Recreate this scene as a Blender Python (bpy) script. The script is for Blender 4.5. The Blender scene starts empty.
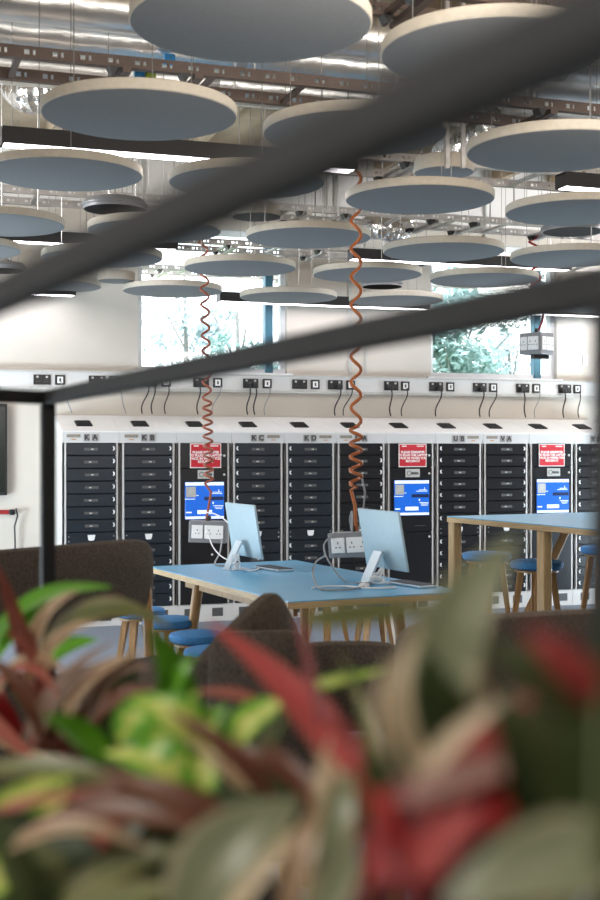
import bpy, bmesh, math, random
from mathutils import Vector, Matrix
random.seed(7)
COL = bpy.context.scene.collection
TH = math.radians(18.7); CT, ST = math.cos(TH), math.sin(TH)
F = 1250.0; CAMH = 1.48
NW = 10.97           # wall plane
NL = 10.466          # locker fronts
CEIL = 4.23

# ------------------------------------------------------------------ frame helpers
def room(x, z):                       # across / along the view -> room axes
    return (x*CT + z*ST, -x*ST + z*CT)
def at(px, py, z):
    x = (px-300)/F*z
    s, n = room(x, z)
    return Vector((s, n, CAMH + (450-py)/F*z))
def onplane(px, py, n):
    u = (px-300)/F
    t = n/(CT - u*ST)
    s, nn = room(u*t, t)
    return Vector((s, nn, CAMH + (450-py)/F*t))

# ------------------------------------------------------------------ materials
MATS = {}
def mat(name, col, rough=.6, metal=0., noise=0., nscale=30., bump=0., bscale=80., emit=None, estr=0., spec=.5, stretch=None):
    m = bpy.data.materials.new(name); m.use_nodes = True
    nt = m.node_tree; b = nt.nodes['Principled BSDF']
    b.inputs['Base Color'].default_value = (*col, 1)
    b.inputs['Roughness'].default_value = rough
    b.inputs['Metallic'].default_value = metal
    b.inputs['Specular IOR Level'].default_value = spec
    tc = nt.nodes.new('ShaderNodeTexCoord'); vec = tc.outputs['Object']
    if stretch:
        mp = nt.nodes.new('ShaderNodeMapping'); mp.inputs['Scale'].default_value = stretch
        nt.links.new(vec, mp.inputs['Vector']); vec = mp.outputs['Vector']
    if noise > 0:
        n = nt.nodes.new('ShaderNodeTexNoise'); n.inputs['Scale'].default_value = nscale; n.inputs['Detail'].default_value = 4
        nt.links.new(vec, n.inputs['Vector'])
        r = nt.nodes.new('ShaderNodeValToRGB')
        r.color_ramp.elements[0].position = .3; r.color_ramp.elements[1].position = .7
        r.color_ramp.elements[0].color = (*[max(0, c*(1-noise)) for c in col], 1)
        r.color_ramp.elements[1].color = (*[min(1, c*(1+noise)) for c in col], 1)
        nt.links.new(n.outputs['Fac'], r.inputs['Fac']); nt.links.new(r.outputs['Color'], b.inputs['Base Color'])
    if bump > 0:
        n2 = nt.nodes.new('ShaderNodeTexNoise'); n2.inputs['Scale'].default_value = bscale
        nt.links.new(vec, n2.inputs['Vector'])
        bp = nt.nodes.new('ShaderNodeBump'); bp.inputs['Strength'].default_value = bump; bp.inputs['Distance'].default_value = .01
        nt.links.new(n2.outputs['Fac'], bp.inputs['Height']); nt.links.new(bp.outputs['Normal'], b.inputs['Normal'])
    if emit:
        b.inputs['Emission Color'].default_value = (*emit, 1); b.inputs['Emission Strength'].default_value = estr
    MATS[name] = m
    return m
def leafmat(name, edge, mid, rib, edgew=.25, var=.35, rough=.4, vs=14., trans=.25):
    """leaf: edge band, mottled blade, pale rib, all from the blade's own UV"""
    m = bpy.data.materials.new(name); m.use_nodes = True
    nt = m.node_tree; b = nt.nodes['Principled BSDF']; L = nt.links.new
    b.inputs['Roughness'].default_value = rough
    uv = nt.nodes.new('ShaderNodeUVMap'); sx = nt.nodes.new('ShaderNodeSeparateXYZ'); L(uv.outputs['UV'], sx.inputs['Vector'])
    s = nt.nodes.new('ShaderNodeMath'); s.operation = 'SUBTRACT'; s.inputs[1].default_value = .5; L(sx.outputs['X'], s.inputs[0])
    a = nt.nodes.new('ShaderNodeMath'); a.operation = 'ABSOLUTE'; L(s.outputs[0], a.inputs[0])
    tc = nt.nodes.new('ShaderNodeTexCoord')
    n = nt.nodes.new('ShaderNodeTexNoise'); n.inputs['Scale'].default_value = vs; n.inputs['Detail'].default_value = 3; L(tc.outputs['Object'], n.inputs['Vector'])
    ns = nt.nodes.new('ShaderNodeMath'); ns.operation = 'MULTIPLY_ADD'; ns.inputs[1].default_value = var*.8; ns.inputs[2].default_value = -var*.4; L(n.outputs['Fac'], ns.inputs[0])
    ad = nt.nodes.new('ShaderNodeMath'); ad.operation = 'ADD'; L(a.outputs[0], ad.inputs[0]); L(ns.outputs[0], ad.inputs[1])
    r = nt.nodes.new('ShaderNodeValToRGB'); e = r.color_ramp.elements
    e[0].position = 0.; e[0].color = (*rib, 1); e[1].position = .5; e[1].color = (*edge, 1)
    k = e.new(.06); k.color = (*mid, 1); k = e.new(max(.1, .5-edgew)); k.color = (*mid, 1); k = e.new(min(.49, .5-edgew+.06)); k.color = (*edge, 1)
    L(ad.outputs[0], r.inputs['Fac']); L(r.outputs['Color'], b.inputs['Base Color'])
    tr = nt.nodes.new('ShaderNodeBsdfTranslucent'); L(r.outputs['Color'], tr.inputs['Color'])
    mx = nt.nodes.new('ShaderNodeMixShader'); mx.inputs[0].default_value = trans
    L(b.outputs[0], mx.inputs[1]); L(tr.outputs[0], mx.inputs[2]); L(mx.outputs[0], nt.nodes['Material Output'].inputs['Surface'])
    MATS[name] = m
    return m

mat('wall_paint', (.60,.555,.495), .85, noise=.03, nscale=3, bump=.05)
mat('ceiling_board', (.40,.31,.215), .9, noise=.25, nscale=2.2, bump=.15, bscale=12)
mat('carpet', (.21,.25,.31), .95, noise=.35, nscale=90, bump=.4, bscale=300)
mat('white_metal', (.76,.75,.74), .4, noise=.02, nscale=5)
mat('locker_frame', (.66,.64,.62), .45, noise=.04, nscale=6)
mat('locker_header', (.60,.60,.60), .45, noise=.04, nscale=6)
mat('drawer_navy', (.012,.018,.026), .32, noise=.2, nscale=8)
mat('drawer_black', (.008,.008,.010), .32, noise=.2, nscale=8)
mat('dark_gap', (.05,.055,.06), .6, noise=.1)
mat('black_plastic', (.012,.012,.013), .45, noise=.1)
mat('slot_grey', (.09,.09,.09), .5, noise=.1)
mat('latch_white', (.85,.85,.85), .35, noise=.02)
mat('plate_grey', (.30,.29,.28), .5, noise=.05)
mat('plate_pale', (.50,.50,.48), .45, noise=.1)
mat('plate_brown', (.27,.24,.20), .5, noise=.4, nscale=160)
mat('letter_dark', (.02,.02,.025), .6, noise=.05)
mat('orange_mark', (.55,.25,.06), .6, noise=.05)
mat('sign_red', (.55,.012,.025), .5, noise=.05, nscale=10)
mat('sign_white', (.86,.84,.82), .6, noise=.02)
mat('screen_blue', (.01,.09,.42), .3, noise=.06, emit=(.006,.09,.46), estr=.7)
mat('screen_white', (.7,.75,.85), .3, noise=.02, emit=(.65,.75,.95), estr=.55)
mat('screen_dark', (.012,.02,.06), .3, noise=.05, emit=(.01,.02,.08), estr=.4)
mat('felt_shaded', (.165,.168,.17), .95, noise=.06, nscale=60, bump=.15, bscale=200)  # disc underside; its shade is put into a darker colour
mat('felt_rim_lit', (.50,.45,.375), .9, noise=.06, nscale=40, bump=.1, bscale=200)  # same felt as the underside, with the lit tone put into the colour
mat('wire', (.35,.35,.35), .4, .8, noise=.05)
mat('galvanised', (.52,.50,.49), .42, .75, noise=.15, nscale=18, bump=.08)
mat('steel_tan_reflect', (.075,.052,.043), .5, .3, noise=.15, nscale=12)  # galvanised steel with the tan ceiling reflection put into its colour
mat('duct_foil', (.90,.89,.87), .30, .95, noise=.08, nscale=5, bump=.8, bscale=9)
mat('foil_crinkle', (.82,.82,.82), .22, .95, noise=.08, nscale=12, bump=1.0, bscale=22)
mat('tag_blue', (.03,.25,.55), .5, noise=.3, nscale=40)
mat('tag_green', (.35,.5,.05), .5, noise=.3, nscale=40)
mat('light_housing', (.012,.011,.012), .5, noise=.1)
mat('light_diffuser', (.9,.9,.9), .4, noise=.01, emit=(1.0,.93,.98), estr=7.)
mat('diffuser_dark', (.006,.006,.007), .7, noise=.1, spec=.2)
mat('mullion_teal', (.05,.17,.24), .45, noise=.05)
mat('frame_white', (.80,.82,.85), .5, noise=.02)
mat('trunking', (.66,.655,.65), .4, noise=.02)
mat('socket_black', (.015,.015,.016), .4, noise=.1)
mat('cord_rust', (.30,.075,.035), .4, noise=.12, nscale=20)
mat('cord_orange', (.36,.10,.022), .4, noise=.12, nscale=20)
mat('cable_grey', (.27,.28,.30), .5, noise=.05)
mat('cable_white', (.75,.76,.78), .4, noise=.03)
mat('cable_black', (.015,.015,.015), .5, noise=.1)
mat('cable_red', (.33,.02,.02), .4, noise=.1)
mat('pod_grey', (.22,.225,.24), .4, noise=.05)
mat('table_blue', (.125,.43,.72), .3, noise=.04, nscale=6)
mat('ply_edge', (.52,.37,.20), .55, noise=.25, nscale=9, stretch=(1,1,40))
mat('oak', (.42,.245,.105), .5, noise=.25, nscale=8, stretch=(14,14,1))
mat('oak_pale', (.50,.36,.19), .5, noise=.2, nscale=8, stretch=(14,14,1))
mat('seat_blue', (.045,.22,.53), .75, noise=.12, nscale=80, bump=.15, bscale=200)
mat('computer_blue', (.40,.53,.60), .5, .05, noise=.02)
mat('computer_silver', (.62,.72,.80), .3, .4, noise=.02)
mat('keyboard_dark', (.03,.04,.06), .5, noise=.1)
mat('chair_fabric', (.105,.088,.076), .95, noise=.35, nscale=120, bump=.4, bscale=260)
mat('chair_fabric_pale', (.15,.13,.118), .95, noise=.25, nscale=120, bump=.4, bscale=260)
mat('frame_black', (.017,.0175,.019), .6, .1, noise=.15, nscale=12)
mat('soil', (.02,.013,.009), 1., noise=.5, nscale=40, bump=.8, bscale=60)
mat('bark', (.30,.29,.28), .9, noise=.3)
mat('outdoor_grass', (.12,.20,.07), 1., noise=.3, nscale=2)
mat('outdoor_leaf', (.36,.52,.50), .8, noise=.4, nscale=1.2)
mat('outdoor_leaf_pale', (.46,.56,.60), .8, noise=.3, nscale=1.2)
mat('plant_stem', (.10,.12,.04), .6, noise=.2)
mat('plant_stem_red', (.20,.03,.03), .6, noise=.2)
mat('screen_off', (.01,.014,.011), .25, noise=.1)
# glass: clear with a faint reflection
g = bpy.data.materials.new('glass'); g.use_nodes = True; nt = g.node_tree
nt.nodes.remove(nt.nodes['Principled BSDF'])
t_ = nt.nodes.new('ShaderNodeBsdfTransparent'); g_ = nt.nodes.new('ShaderNodeBsdfGlossy'); g_.inputs['Roughness'].default_value = .02
m_ = nt.nodes.new('ShaderNodeMixShader'); m_.inputs[0].default_value = .05
nt.links.new(t_.outputs[0], m_.inputs[1]); nt.links.new(g_.outputs[0], m_.inputs[2]); nt.links.new(m_.outputs[0], nt.nodes['Material Output'].inputs['Surface'])
MATS['glass'] = g
G1=(.09,.30,.012); YG=(.42,.46,.09); CR=(.55,.46,.29); GG=(.15,.165,.095); RD=(.36,.022,.022)
leafmat('leaf_green', (.10,.30,.012), (.12,.36,.015), (.2,.45,.05), .15)
leafmat('leaf_variegated', (.14,.36,.03), (.50,.56,.12), (.58,.62,.2), .24, 1.5, vs=45)
leafmat('leaf_pink', (.42,.13,.09), (.36,.10,.075), (.5,.25,.18), .2)
leafmat('leaf_stripe', (.56,.40,.25), (.30,.20,.11), (.42,.20,.13), .26, .7, vs=26)
leafmat('leaf_greypink', (.30,.17,.12), (.17,.12,.085), (.42,.28,.2), .24, .6, vs=26)
leafmat('leaf_redbrown', (.17,.055,.03), (.13,.05,.03), (.35,.2,.1), .2, .4)
leafmat('leaf_olive', (.20,.19,.075), (.13,.15,.05), (.3,.25,.12), .24, .6)
leafmat('leaf_red', (.33,.065,.055), (.36,.045,.042), (.42,.05,.04), .18, .4, rough=.65)
leafmat('leaf_deepred', (.16,.014,.014), (.30,.016,.016), (.3,.02,.02), .22, .5)
leafmat('leaf_greygreen', (.33,.31,.19), (.20,.22,.125), (.32,.31,.2), .16, .5)
leafmat('leaf_creamedge', (.58,.44,.28), (.21,.22,.12), (.35,.3,.2), .2, .4)
leafmat('leaf_cream', (.66,.52,.34), (.52,.40,.25), (.55,.45,.3), .2, .4)
leafmat('leaf_dustypink', (.32,.17,.13), (.24,.12,.10), (.4,.25,.2), .25, .5)
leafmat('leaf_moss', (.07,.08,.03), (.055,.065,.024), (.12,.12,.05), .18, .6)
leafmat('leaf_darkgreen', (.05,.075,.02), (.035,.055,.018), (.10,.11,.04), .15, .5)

# ------------------------------------------------------------------ mesh builder
class MB:
    def __init__(s): s.bm = bmesh.new()
    def box(s, c, d, rot=None, bev=0., seg=1):
        r = bmesh.ops.create_cube(s.bm, size=1.0); vs = r['verts']
        for v in vs: v.co = Vector((v.co.x*d[0], v.co.y*d[1], v.co.z*d[2]))
        if bev > 0:
            es = list({e for v in vs for e in v.link_edges})
            rb = bmesh.ops.bevel(s.bm, geom=es, offset=bev, segments=seg, profile=.5, affect='EDGES')
            vs = list({v for f in rb['faces'] for v in f.verts} | {v for v in vs if v.is_valid})
        M = Matrix.Translation(c)
        if rot is not None: M = M @ (rot.to_4x4() if hasattr(rot, 'to_4x4') else rot)
        for v in vs: v.co = M @ v.co
        return s
    def tube(s, pts, r, seg=8, cap=True, radii=None):
        pts = [Vector(p) for p in pts]; n = len(pts); rings = []
        t0 = (pts[1]-pts[0]).normalized()
        up = Vector((0,0,1)) if abs(t0.z) < .9 else Vector((1,0,0))
        a = t0.cross(up).normalized()
        for i, p in enumerate(pts):
            t = (pts[min(i+1,n-1)]-pts[max(i-1,0)]).normalized()
            a = (a - t*a.dot(t)).normalized(); b = t.cross(a)
            rr = radii[i] if radii else r
            rings.append([s.bm.verts.new(p + (a*math.cos(2*math.pi*k/seg) + b*math.sin(2*math.pi*k/seg))*rr) for k in range(seg)])
        s._skin(rings, cap); return s
    def _skin(s, rings, cap=True):
        for i in range(len(rings)-1):
            A, B = rings[i], rings[i+1]; m = len(A)
            for k in range(m):
                try: s.bm.faces.new((A[k], A[(k+1)%m], B[(k+1)%m], B[k]))
                except ValueError: pass
        if cap:
            for R in (rings[0][::-1], rings[-1]):
                try: s.bm.faces.new(R)
                except ValueError: pass
    def loft(s, loops, cap=True):
        s._skin([[s.bm.verts.new(p) for p in l] for l in loops], cap); return s
    def lathe(s, prof, seg=32, c=(0,0,0), cap=True):
        c = Vector(c)
        s._skin([[s.bm.verts.new(c+Vector((r*math.cos(2*math.pi*k/seg), r*math.sin(2*math.pi*k/seg), z))) for k in range(seg)] for r, z in prof], cap); return s
    def prism(s, poly, a, b):
        """poly: list of 3d points; extruded from offset a to b"""
        s._skin([[s.bm.verts.new(Vector(p)+Vector(a)) for p in poly], [s.bm.verts.new(Vector(p)+Vector(b)) for p in poly]]); return s
    def quad(s, pts):
        s.bm.faces.new([s.bm.verts.new(Vector(p)) for p in pts]); return s
    def mesh(s, name, m, smooth=False):
        bmesh.ops.recalc_face_normals(s.bm, faces=s.bm.faces[:])
        me = bpy.data.meshes.new(name); s.bm.to_mesh(me); s.bm.free()
        me.materials.append(MATS[m])
        if smooth:
            me.polygons.foreach_set('use_smooth', [True]*len(me.polygons))
            try: me.set_sharp_from_angle(angle=math.radians(40))
            except Exception: pass
        return me
def obj(name, mb, m, parent=None, smooth=False, label=None):
    me = mb.mesh(name, m, smooth) if isinstance(mb, MB) else mb
    o = bpy.data.objects.new(name, me); COL.objects.link(o)
    if parent is not None: o.parent = parent
    if label: o['label'] = label
    return o
def tag(o, label, cat, group=None):
    o['label'] = label; o['category'] = cat
    if group: o['group'] = group
    return o
def thing(name, label, cat, loc=(0,0,0), rz=0., group=None, rot=None):
    o = bpy.data.objects.new(name, None); o.empty_display_size = .1; COL.objects.link(o)
    o.location = loc; o.rotation_euler = rot if rot else (0,0,rz)
    return tag(o, label, cat, group)
def structure(name, mb, m, parent=None, smooth=False):
    o = obj(name, mb, m, parent, smooth)
    o['kind'] = 'structure'
    return o
def copy_tree(o, parent=None):
    c = o.copy(); COL.objects.link(c)
    if parent is not None: c.parent = parent
    for ch in list(o.children): copy_tree(ch, c)
    return c
def lettering(body, size, m, parent, loc, name='lettering', align='CENTER', spacing=1.0, bold=0.0):
    cu = bpy.data.curves.new('lettering', 'FONT'); cu.body = body; cu.size = size
    cu.align_x = align; cu.align_y = 'CENTER'; cu.space_line = spacing; cu.extrude = .0004; cu.offset = bold
    t = bpy.data.objects.new('lettering_source', cu); COL.objects.link(t)
    bpy.context.view_layer.update()
    me = bpy.data.meshes.new_from_object(t.evaluated_get(bpy.context.evaluated_depsgraph_get()))
    bpy.data.objects.remove(t); bpy.data.curves.remove(cu)
    me.transform(Matrix.Rotation(math.pi/2, 4, 'X')); me.materials.clear(); me.materials.append(MATS[m])
    o = bpy.data.objects.new(name, me); COL.objects.link(o); o.parent = parent; o.location = loc
    return o

# ------------------------------------------------------------------ the room
SL, SR, NB = -4.5, 12.0, -3.5
structure('floor', MB().box(((SL+SR)/2, (NB+NW)/2, -.05), (SR-SL+.4, NW-NB+.4, .1)), 'carpet')
cm = MB().box(((SL+SR)/2, (NB+NW)/2, CEIL+.05), (SR-SL+.4, NW-NB+.4, .1))
x = SL+.3
while x < SR:
    cm.box((x, (NB+NW)/2, CEIL-.07), (.06, NW-NB, .14)); x += .62
structure('ceiling', cm, 'ceiling_board')
structure('wall_left', MB().box((SL-.05, (NB+NW)/2, CEIL/2), (.1, NW-NB+.4, CEIL)), 'wall_paint')
structure('wall_right', MB().box((SR+.05, (NB+NW)/2, CEIL/2), (.1, NW-NB+.4, CEIL)), 'wall_paint')
structure('wall_front', MB().box(((SL+SR)/2, NB-.05, CEIL/2), (SR-SL, .1, CEIL)), 'wall_paint')
# far wall with the two window openings
w1a, w1b = onplane(138,373,NW), onplane(287,374,NW)
w2a, w2b = onplane(431,376,NW), onplane(557,378,NW)
WB = (w1a.z+w1b.z+w2a.z+w2b.z)/4; WT = WB+1.30
bw = MB()
TK = .22
def wallbox(x0,x1,z0,z1): bw.box(((x0+x1)/2, NW+TK/2, (z0+z1)/2), (x1-x0, TK, z1-z0))
wallbox(SL, SR, 0, WB); wallbox(SL, SR, WT, CEIL)
wallbox(SL, w1a.x, WB, WT); wallbox(w1b.x, w2a.x, WB, WT); wallbox(w2b.x, SR, WB, WT)
structure('wall_back', bw, 'wall_paint')
# panel joints high on the far wall, and the vertical joint between windows
cl = MB()
x = SL+.2
while x < SR:
    cl.box((x, NW-.004, (WT+.12+CEIL)/2), (.012, .008, CEIL-WT-.12)); x += .62
cl.box((w1b.x+.62, NW-.004, (2.2+WT)/2), (.03, .008, WT-2.2)); cl.box((w1b.x+.78, NW-.004, (2.2+WT)/2), (.015, .008, WT-2.2))
structure('trim_1', cl, 'plate_pale')
structure('trim_2', MB().box(((SL+SR)/2, NW-.002, (WT+.12+CEIL)/2), (SR-SL, .003, CEIL-WT-.12)), 'white_metal')
structure('baseboard_back', MB().box(((SL+SR)/2, NW-.01, .06), (SR-SL, .02, .12)), 'white_metal')
for k, (a, b, mx) in enumerate(((w1a, w1b, 267.5), (w2a, w2b, 535.0)), 1):
    x0, x1 = a.x, b.x
    fr = MB(); fw = .045; yy = NW+.09
    fr.box(((x0+x1)/2, yy, WB+fw/2), (x1-x0, .07, fw)).box(((x0+x1)/2, yy, WT-fw/2), (x1-x0, .07, fw))
    fr.box((x0+fw/2, yy, (WB+WT)/2), (fw, .07, WT-WB-2*fw)).box((x1-fw/2, yy, (WB+WT)/2), (fw, .07, WT-WB-2*fw))
    w = structure('window_%d' % k, fr, 'frame_white')
    mxx = onplane(mx, 350, yy).x
    obj('mullion', MB().box((mxx, yy-.012, (WB+WT)/2), (.075, .09, WT-WB-.02), bev=.004), 'mullion_teal', w, label='blue vertical window mullion')
    obj('pane', MB().box(((x0+x1)/2, yy, (WB+WT)/2), (x1-x0-fw, .008, WT-WB-fw)), 'glass', w)
    obj('sill', MB().box(((x0+x1)/2, NW+.02, WB-.012), (x1-x0+.1, .12, .024), bev=.004), 'frame_white', w)

# ------------------------------------------------------------------ outside
structure('ground', MB().box((6, NW+16, -.3), (60, 31, .2)), 'outdoor_grass')
def tree(s, n, h, rad, cnt, m, label, trunk=.07, squash=.8, leaf=.07):
    t = thing('tree', label, 'tree', (s, n, -.2), 0, 'trees outside the windows')
    tb = MB().tube([(0,0,0),(.05,.03,h*.4),(0,.05,h*.8)], trunk, 8, radii=[trunk, trunk*.8, trunk*.3])
    for q in range(9):
        a = random.random()*6.28; z0 = h*(.25+.4*random.random())
        tb.tube([(0,0,z0),(math.cos(a)*rad*.4, math.sin(a)*rad*.4, z0+h*.15),(math.cos(a)*rad*.6, math.sin(a)*rad*.6, z0+h*.2)], .02, 5, radii=[.018,.012,.004])
    obj('trunk', tb, 'bark', t, True)
    fb = bmesh.new()
    cs = [(Vector((random.gauss(0,.45)*rad, random.gauss(0,.4)*rad, h*.62 + random.gauss(0,.5)*rad*squash)), rad*(.2+.2*random.random())) for _ in range(22)]
    for i in range(cnt):
        c, r = random.choice(cs)
        d = Vector((random.gauss(0,1), random.gauss(0,1), random.gauss(0,1))).normalized()*r*random.random()**.4
        p = c+d; a = Vector((random.gauss(0,1), random.gauss(0,1), random.gauss(0,1))).normalized(); b = a.orthogonal().normalized()
        l = leaf*(.6+.8*random.random())
        vs = [fb.verts.new(p+q) for q in (-a*l, b*l*.45, a*l, -b*l*.45)]
        fb.faces.new(vs)
    me = bpy.data.meshes.new('foliage'); fb.to_mesh(me); fb.free(); me.materials.append(MATS[m])
    obj('foliage', me, m, t)
p = at(185, 360, 19.5); tree(p.x, p.y, 5.6, 1.1, 1500, 'outdoor_leaf_pale', 'pale sparse tree outside the window beside the rust coiled cord', leaf=.06)
p = at(238, 365, 16.5); tree(p.x, p.y, 4.4, .75, 1600, 'outdoor_leaf', 'low green bush outside, seen beside the blue window mullion', leaf=.06)
p = at(458, 330, 17.0); tree(p.x, p.y, 5.4, 1.25, 7500, 'outdoor_leaf', 'dense green tree filling most of the second window', leaf=.06, squash=1.1)
p = at(510, 340, 19.0); tree(p.x, p.y, 4.3, .9, 1500, 'outdoor_leaf_pale', 'pale sparse tree outside behind the hanging pod at the second window', leaf=.07)

# ------------------------------------------------------------------ trunking, sockets, leads
ta, tb_ = onplane(0, 370, NW).z, onplane(0, 388.5, NW).z
TZ = (ta+tb_)/2; THH = ta-tb_
tr = thing('cable_trunking', 'long white socket trunking running along the wall under the windows', 'cable trunking', (0, NW, 0))
obj('trunking_body', MB().box(((SL+SR)/2, -.0285, TZ), (SR-SL-.1, .054, THH), bev=.004), 'trunking', tr)
obj('trunking_lip', MB().box(((SL+SR)/2, -.0355, TZ+THH*.5-.006), (SR-SL-.1, .068, .012)).box(((SL+SR)/2, -.0355, TZ-THH*.5+.006), (SR-SL-.1, .068, .022)), 'plate_pale', tr)
YF = NW-.056
ds = None
SOCK = [(42,57.5+2.5,'left of'),(97,114,''),(149,166,''),(201,217.5,''),(250.5,267,''),(299.5,315,''),(335,350.5,''),(391,405,''),(436,450,''),(479.5,493,''),(522.5,536,''),(564.5,577,'')]
WHERE = ['beyond the end of the lockers, nearest the wall screen','above the KA locker','above the KB locker','behind the rust coiled cord','above the start of KC','above the KC and KD joint','above the KD locker, beside the orange cord','above the middle self-service bay','above the UB locker start','above the UB and VA joint','above the VA locker, under the hanging pod','above the last self-service bay']
def make_double():
    t = thing('double_socket', 'x', 'socket')
    obj('face_plate', MB().box((0,-.006,0), (.146,.012,.086), bev=.003), 'socket_black', t)
    for sx in (-1,1):
        obj('rocker', MB().box((sx*.028+sx*.012,-.014,.024), (.020,.006,.018), bev=.002), 'plate_pale', t, label='pale rocker switch')
        h = MB()
        h.box((sx*.036,-.0125,.004), (.006,.002,.011)).box((sx*.036-.012,-.0125,-.016), (.010,.002,.006)).box((sx*.036+.012,-.0125,-.016), (.010,.002,.006))
        obj('pin_hole', h, 'slot_grey', t)
    return t
def make_single():
    t = thing('data_socket', 'x', 'socket')
    obj('face_plate', MB().box((0,-.006,0), (.086,.012,.086), bev=.003), 'socket_black', t)
    obj('outlet', MB().box((0,-.013,0), (.05,.004,.056), bev=.002), 'latch_white', t, label='white data outlet insert')
    obj('port', MB().box((0,-.0158,0), (.016,.002,.03)), 'slot_grey', t)
    return t
dsp, ssp = make_double(), make_single()
for i, (a, b, _) in enumerate(SOCK):
    d = dsp if i == 0 else copy_tree(dsp)
    q = onplane(a, 380, YF); d.location = (q.x, YF, TZ)
    tag(d, 'black double power socket '+WHERE[i], 'socket', 'black double sockets on the trunking')
    d = ssp if i == 0 else copy_tree(ssp)
    q = onplane(b, 380, YF); d.location = (q.x, YF, TZ)
    tag(d, 'black data socket with white insert '+WHERE[i], 'socket', 'black data sockets on the trunking')
def lead(px0, px1, m, r, label, plug=True, dz=0.):
    q = onplane(px0, 383, YF); e = onplane(px1, 417, NW-.04)
    x0, x1 = q.x, e.x; z0 = TZ-.02; z1 = 1.80
    pts = []
    for k in range(13):
        t = k/12
        pts.append((x0+(x1-x0)*(t*t*(3-2*t)) + .012*math.sin(t*6.3), YF-.05+(.012)*t, z0+(z1-z0)*t))
    t = thing('power_lead', label, 'cable', (0,0,0), 0, 'leads dropping from the trunking to the lockers')
    obj('cord', MB().tube(pts, r, 6), m, t, True)
    if plug: obj('plug', MB().box((x0, YF-.034, z0+.004), (.05,.04,.045), bev=.008), 'black_plastic', t)
LEADS = [(60,71,'cable_grey',.005,0),(117,125,'cable_grey',.005,0),(147,141,'cable_black',.0065,1),(153,151,'cable_black',.0065,1),(167,164,'cable_black',.0055,0),(198,196.5,'cable_black',.0065,1),(219,211,'cable_grey',.004,0),
 (248,246,'cable_black',.0065,1),(254,253,'cable_black',.0065,1),(268,263,'cable_grey',.004,0),(338.5,333,'cable_black',.0065,1),(350,341.5,'cable_black',.0055,0),(389,388.5,'cable_black',.0065,1),(405,399.5,'cable_black',.0055,0),(439,433.5,'cable_black',.0065,1),
 (481,477.5,'cable_black',.0065,1),(494,487,'cable_black',.0055,0),(521,523,'cable_black',.0065,1),(537,532,'cable_grey',.004,0),(562,561,'cable_black',.0065,1),(577,576,'cable_black',.0055,0)]
LW = ['beyond the lockers end','above the KA locker','from the socket above KB, first of two black ones','from the socket above KB, second of two black ones','from the data socket above KB','behind the rust coiled cord','from the data socket near the rust cord',
 'first of two from the socket at KC','second of two from the socket at KC','from the data socket above KC','above the KD locker','from the data socket beside the orange cord','above the middle self-service bay','from the data socket above the middle self-service bay','above UB',
 'at the UB and VA joint','from the data socket at the UB and VA joint','above VA','from the data socket above VA','above the last self-service bay','from the data socket above the last self-service bay']
for (a,b,m,r,pl), w in zip(LEADS, LW):
    lead(a,b,m,r, ('thin grey' if 'grey' in m else 'black')+' lead hanging down the wall '+w, bool(pl))
# white switch by the second window, wall screen and red plug at the near end
q = onplane(585,360,NW); t = thing('wall_switch', 'small white switch on the wall beside the second window', 'switch', (q.x, NW, q.z))
obj('switch_plate', MB().box((0,-.006,0), (.06,.012,.115), bev=.004), 'white_metal', t); obj('rocker', MB().box((0,-.014,.015), (.022,.008,.035), bev=.002), 'latch_white', t)
q0, q1 = onplane(6.5,404,NW), onplane(6.5,495,NW)
t = thing('wall_screen', 'dark switched-off screen hung on the wall before the lockers', 'screen', (q0.x-.6, NW, (q0.z+q1.z)/2))
hh = q0.z-q1.z
obj('screen_case', MB().box((0,-.04,0), (1.2,.06,hh), bev=.006), 'black_plastic', t)
obj('display', MB().box((0,-.0715,0), (1.16,.003,hh-.05)), 'screen_off', t)
obj('bracket', MB().box((0,-.006,0), (.4,.012,.3)), 'slot_grey', t)
q = onplane(8,512,NW)
t = thing('red_socket', 'red wall socket with a black plug, near the end of the lockers', 'socket', (q.x, NW, q.z))
obj('socket_plate', MB().box((-.03,-.012,0), (.09,.024,.036), bev=.004), 'cable_red', t)
obj('plug', MB().box((.03,-.035,0), (.05,.05,.045), bev=.008), 'black_plastic', t)
obj('cord', MB().tube([(.03,-.06,0),(.06,-.075,.03),(.075,-.06,-.03),(.05,-.05,-.12),(.055,-.05,-.28),(.04,-.05,-.6),(.05,-.05,-1.0)], .008, 6), 'cable_black', t, True)

# ------------------------------------------------------------------ laptop lockers
BW = .485; SX0 = onplane(62,435,NL).x
DEP = NW-.012-NL; ZB, ZT, ZH, ZK = .15, 1.54, 1.628, 1.785
NR = 13; PIT = (ZT-ZB)/NR
M = {}
def shared(name, mb, m, smooth=False): M[name] = mb.mesh(name, m, smooth)
c = MB(); ST_W = .034
c.box((.009, DEP/2, ZH/2), (.017, DEP, ZH)).box((BW-.009, DEP/2, ZH/2), (.017, DEP, ZH)).box((BW/2, DEP-.008, ZH/2), (BW-.036,.016,ZH))
c.box((ST_W/2+.0002, .012, (ZB+ZT)/2), (ST_W-.0004,.024,ZT-ZB), bev=.0008).box((BW-ST_W/2-.0002,.012,(ZB+ZT)/2), (ST_W-.0004,.024,ZT-ZB), bev=.0008)
for zz in (.35,.9,1.35):
    c.box((.017,-.001,zz), (.006,.004,.006))
shared('carcass', c, 'locker_frame')
shared('header_panel', MB().box((BW/2,.012,(ZT+ZH)/2), (BW-.002,.028,ZH-ZT), bev=.002), 'locker_header')
shared('sloped_top', MB().prism([(0,-.004,ZH),(0,-.004,ZH+.012),(0,DEP,ZK),(0,DEP,ZH)], (.0008,0,0), (BW-.0008,0,0)), 'white_metal')
ang = math.atan2(ZK-ZH-.012, DEP+.004)
R = Matrix.Rotation(ang, 3, 'X')
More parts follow.
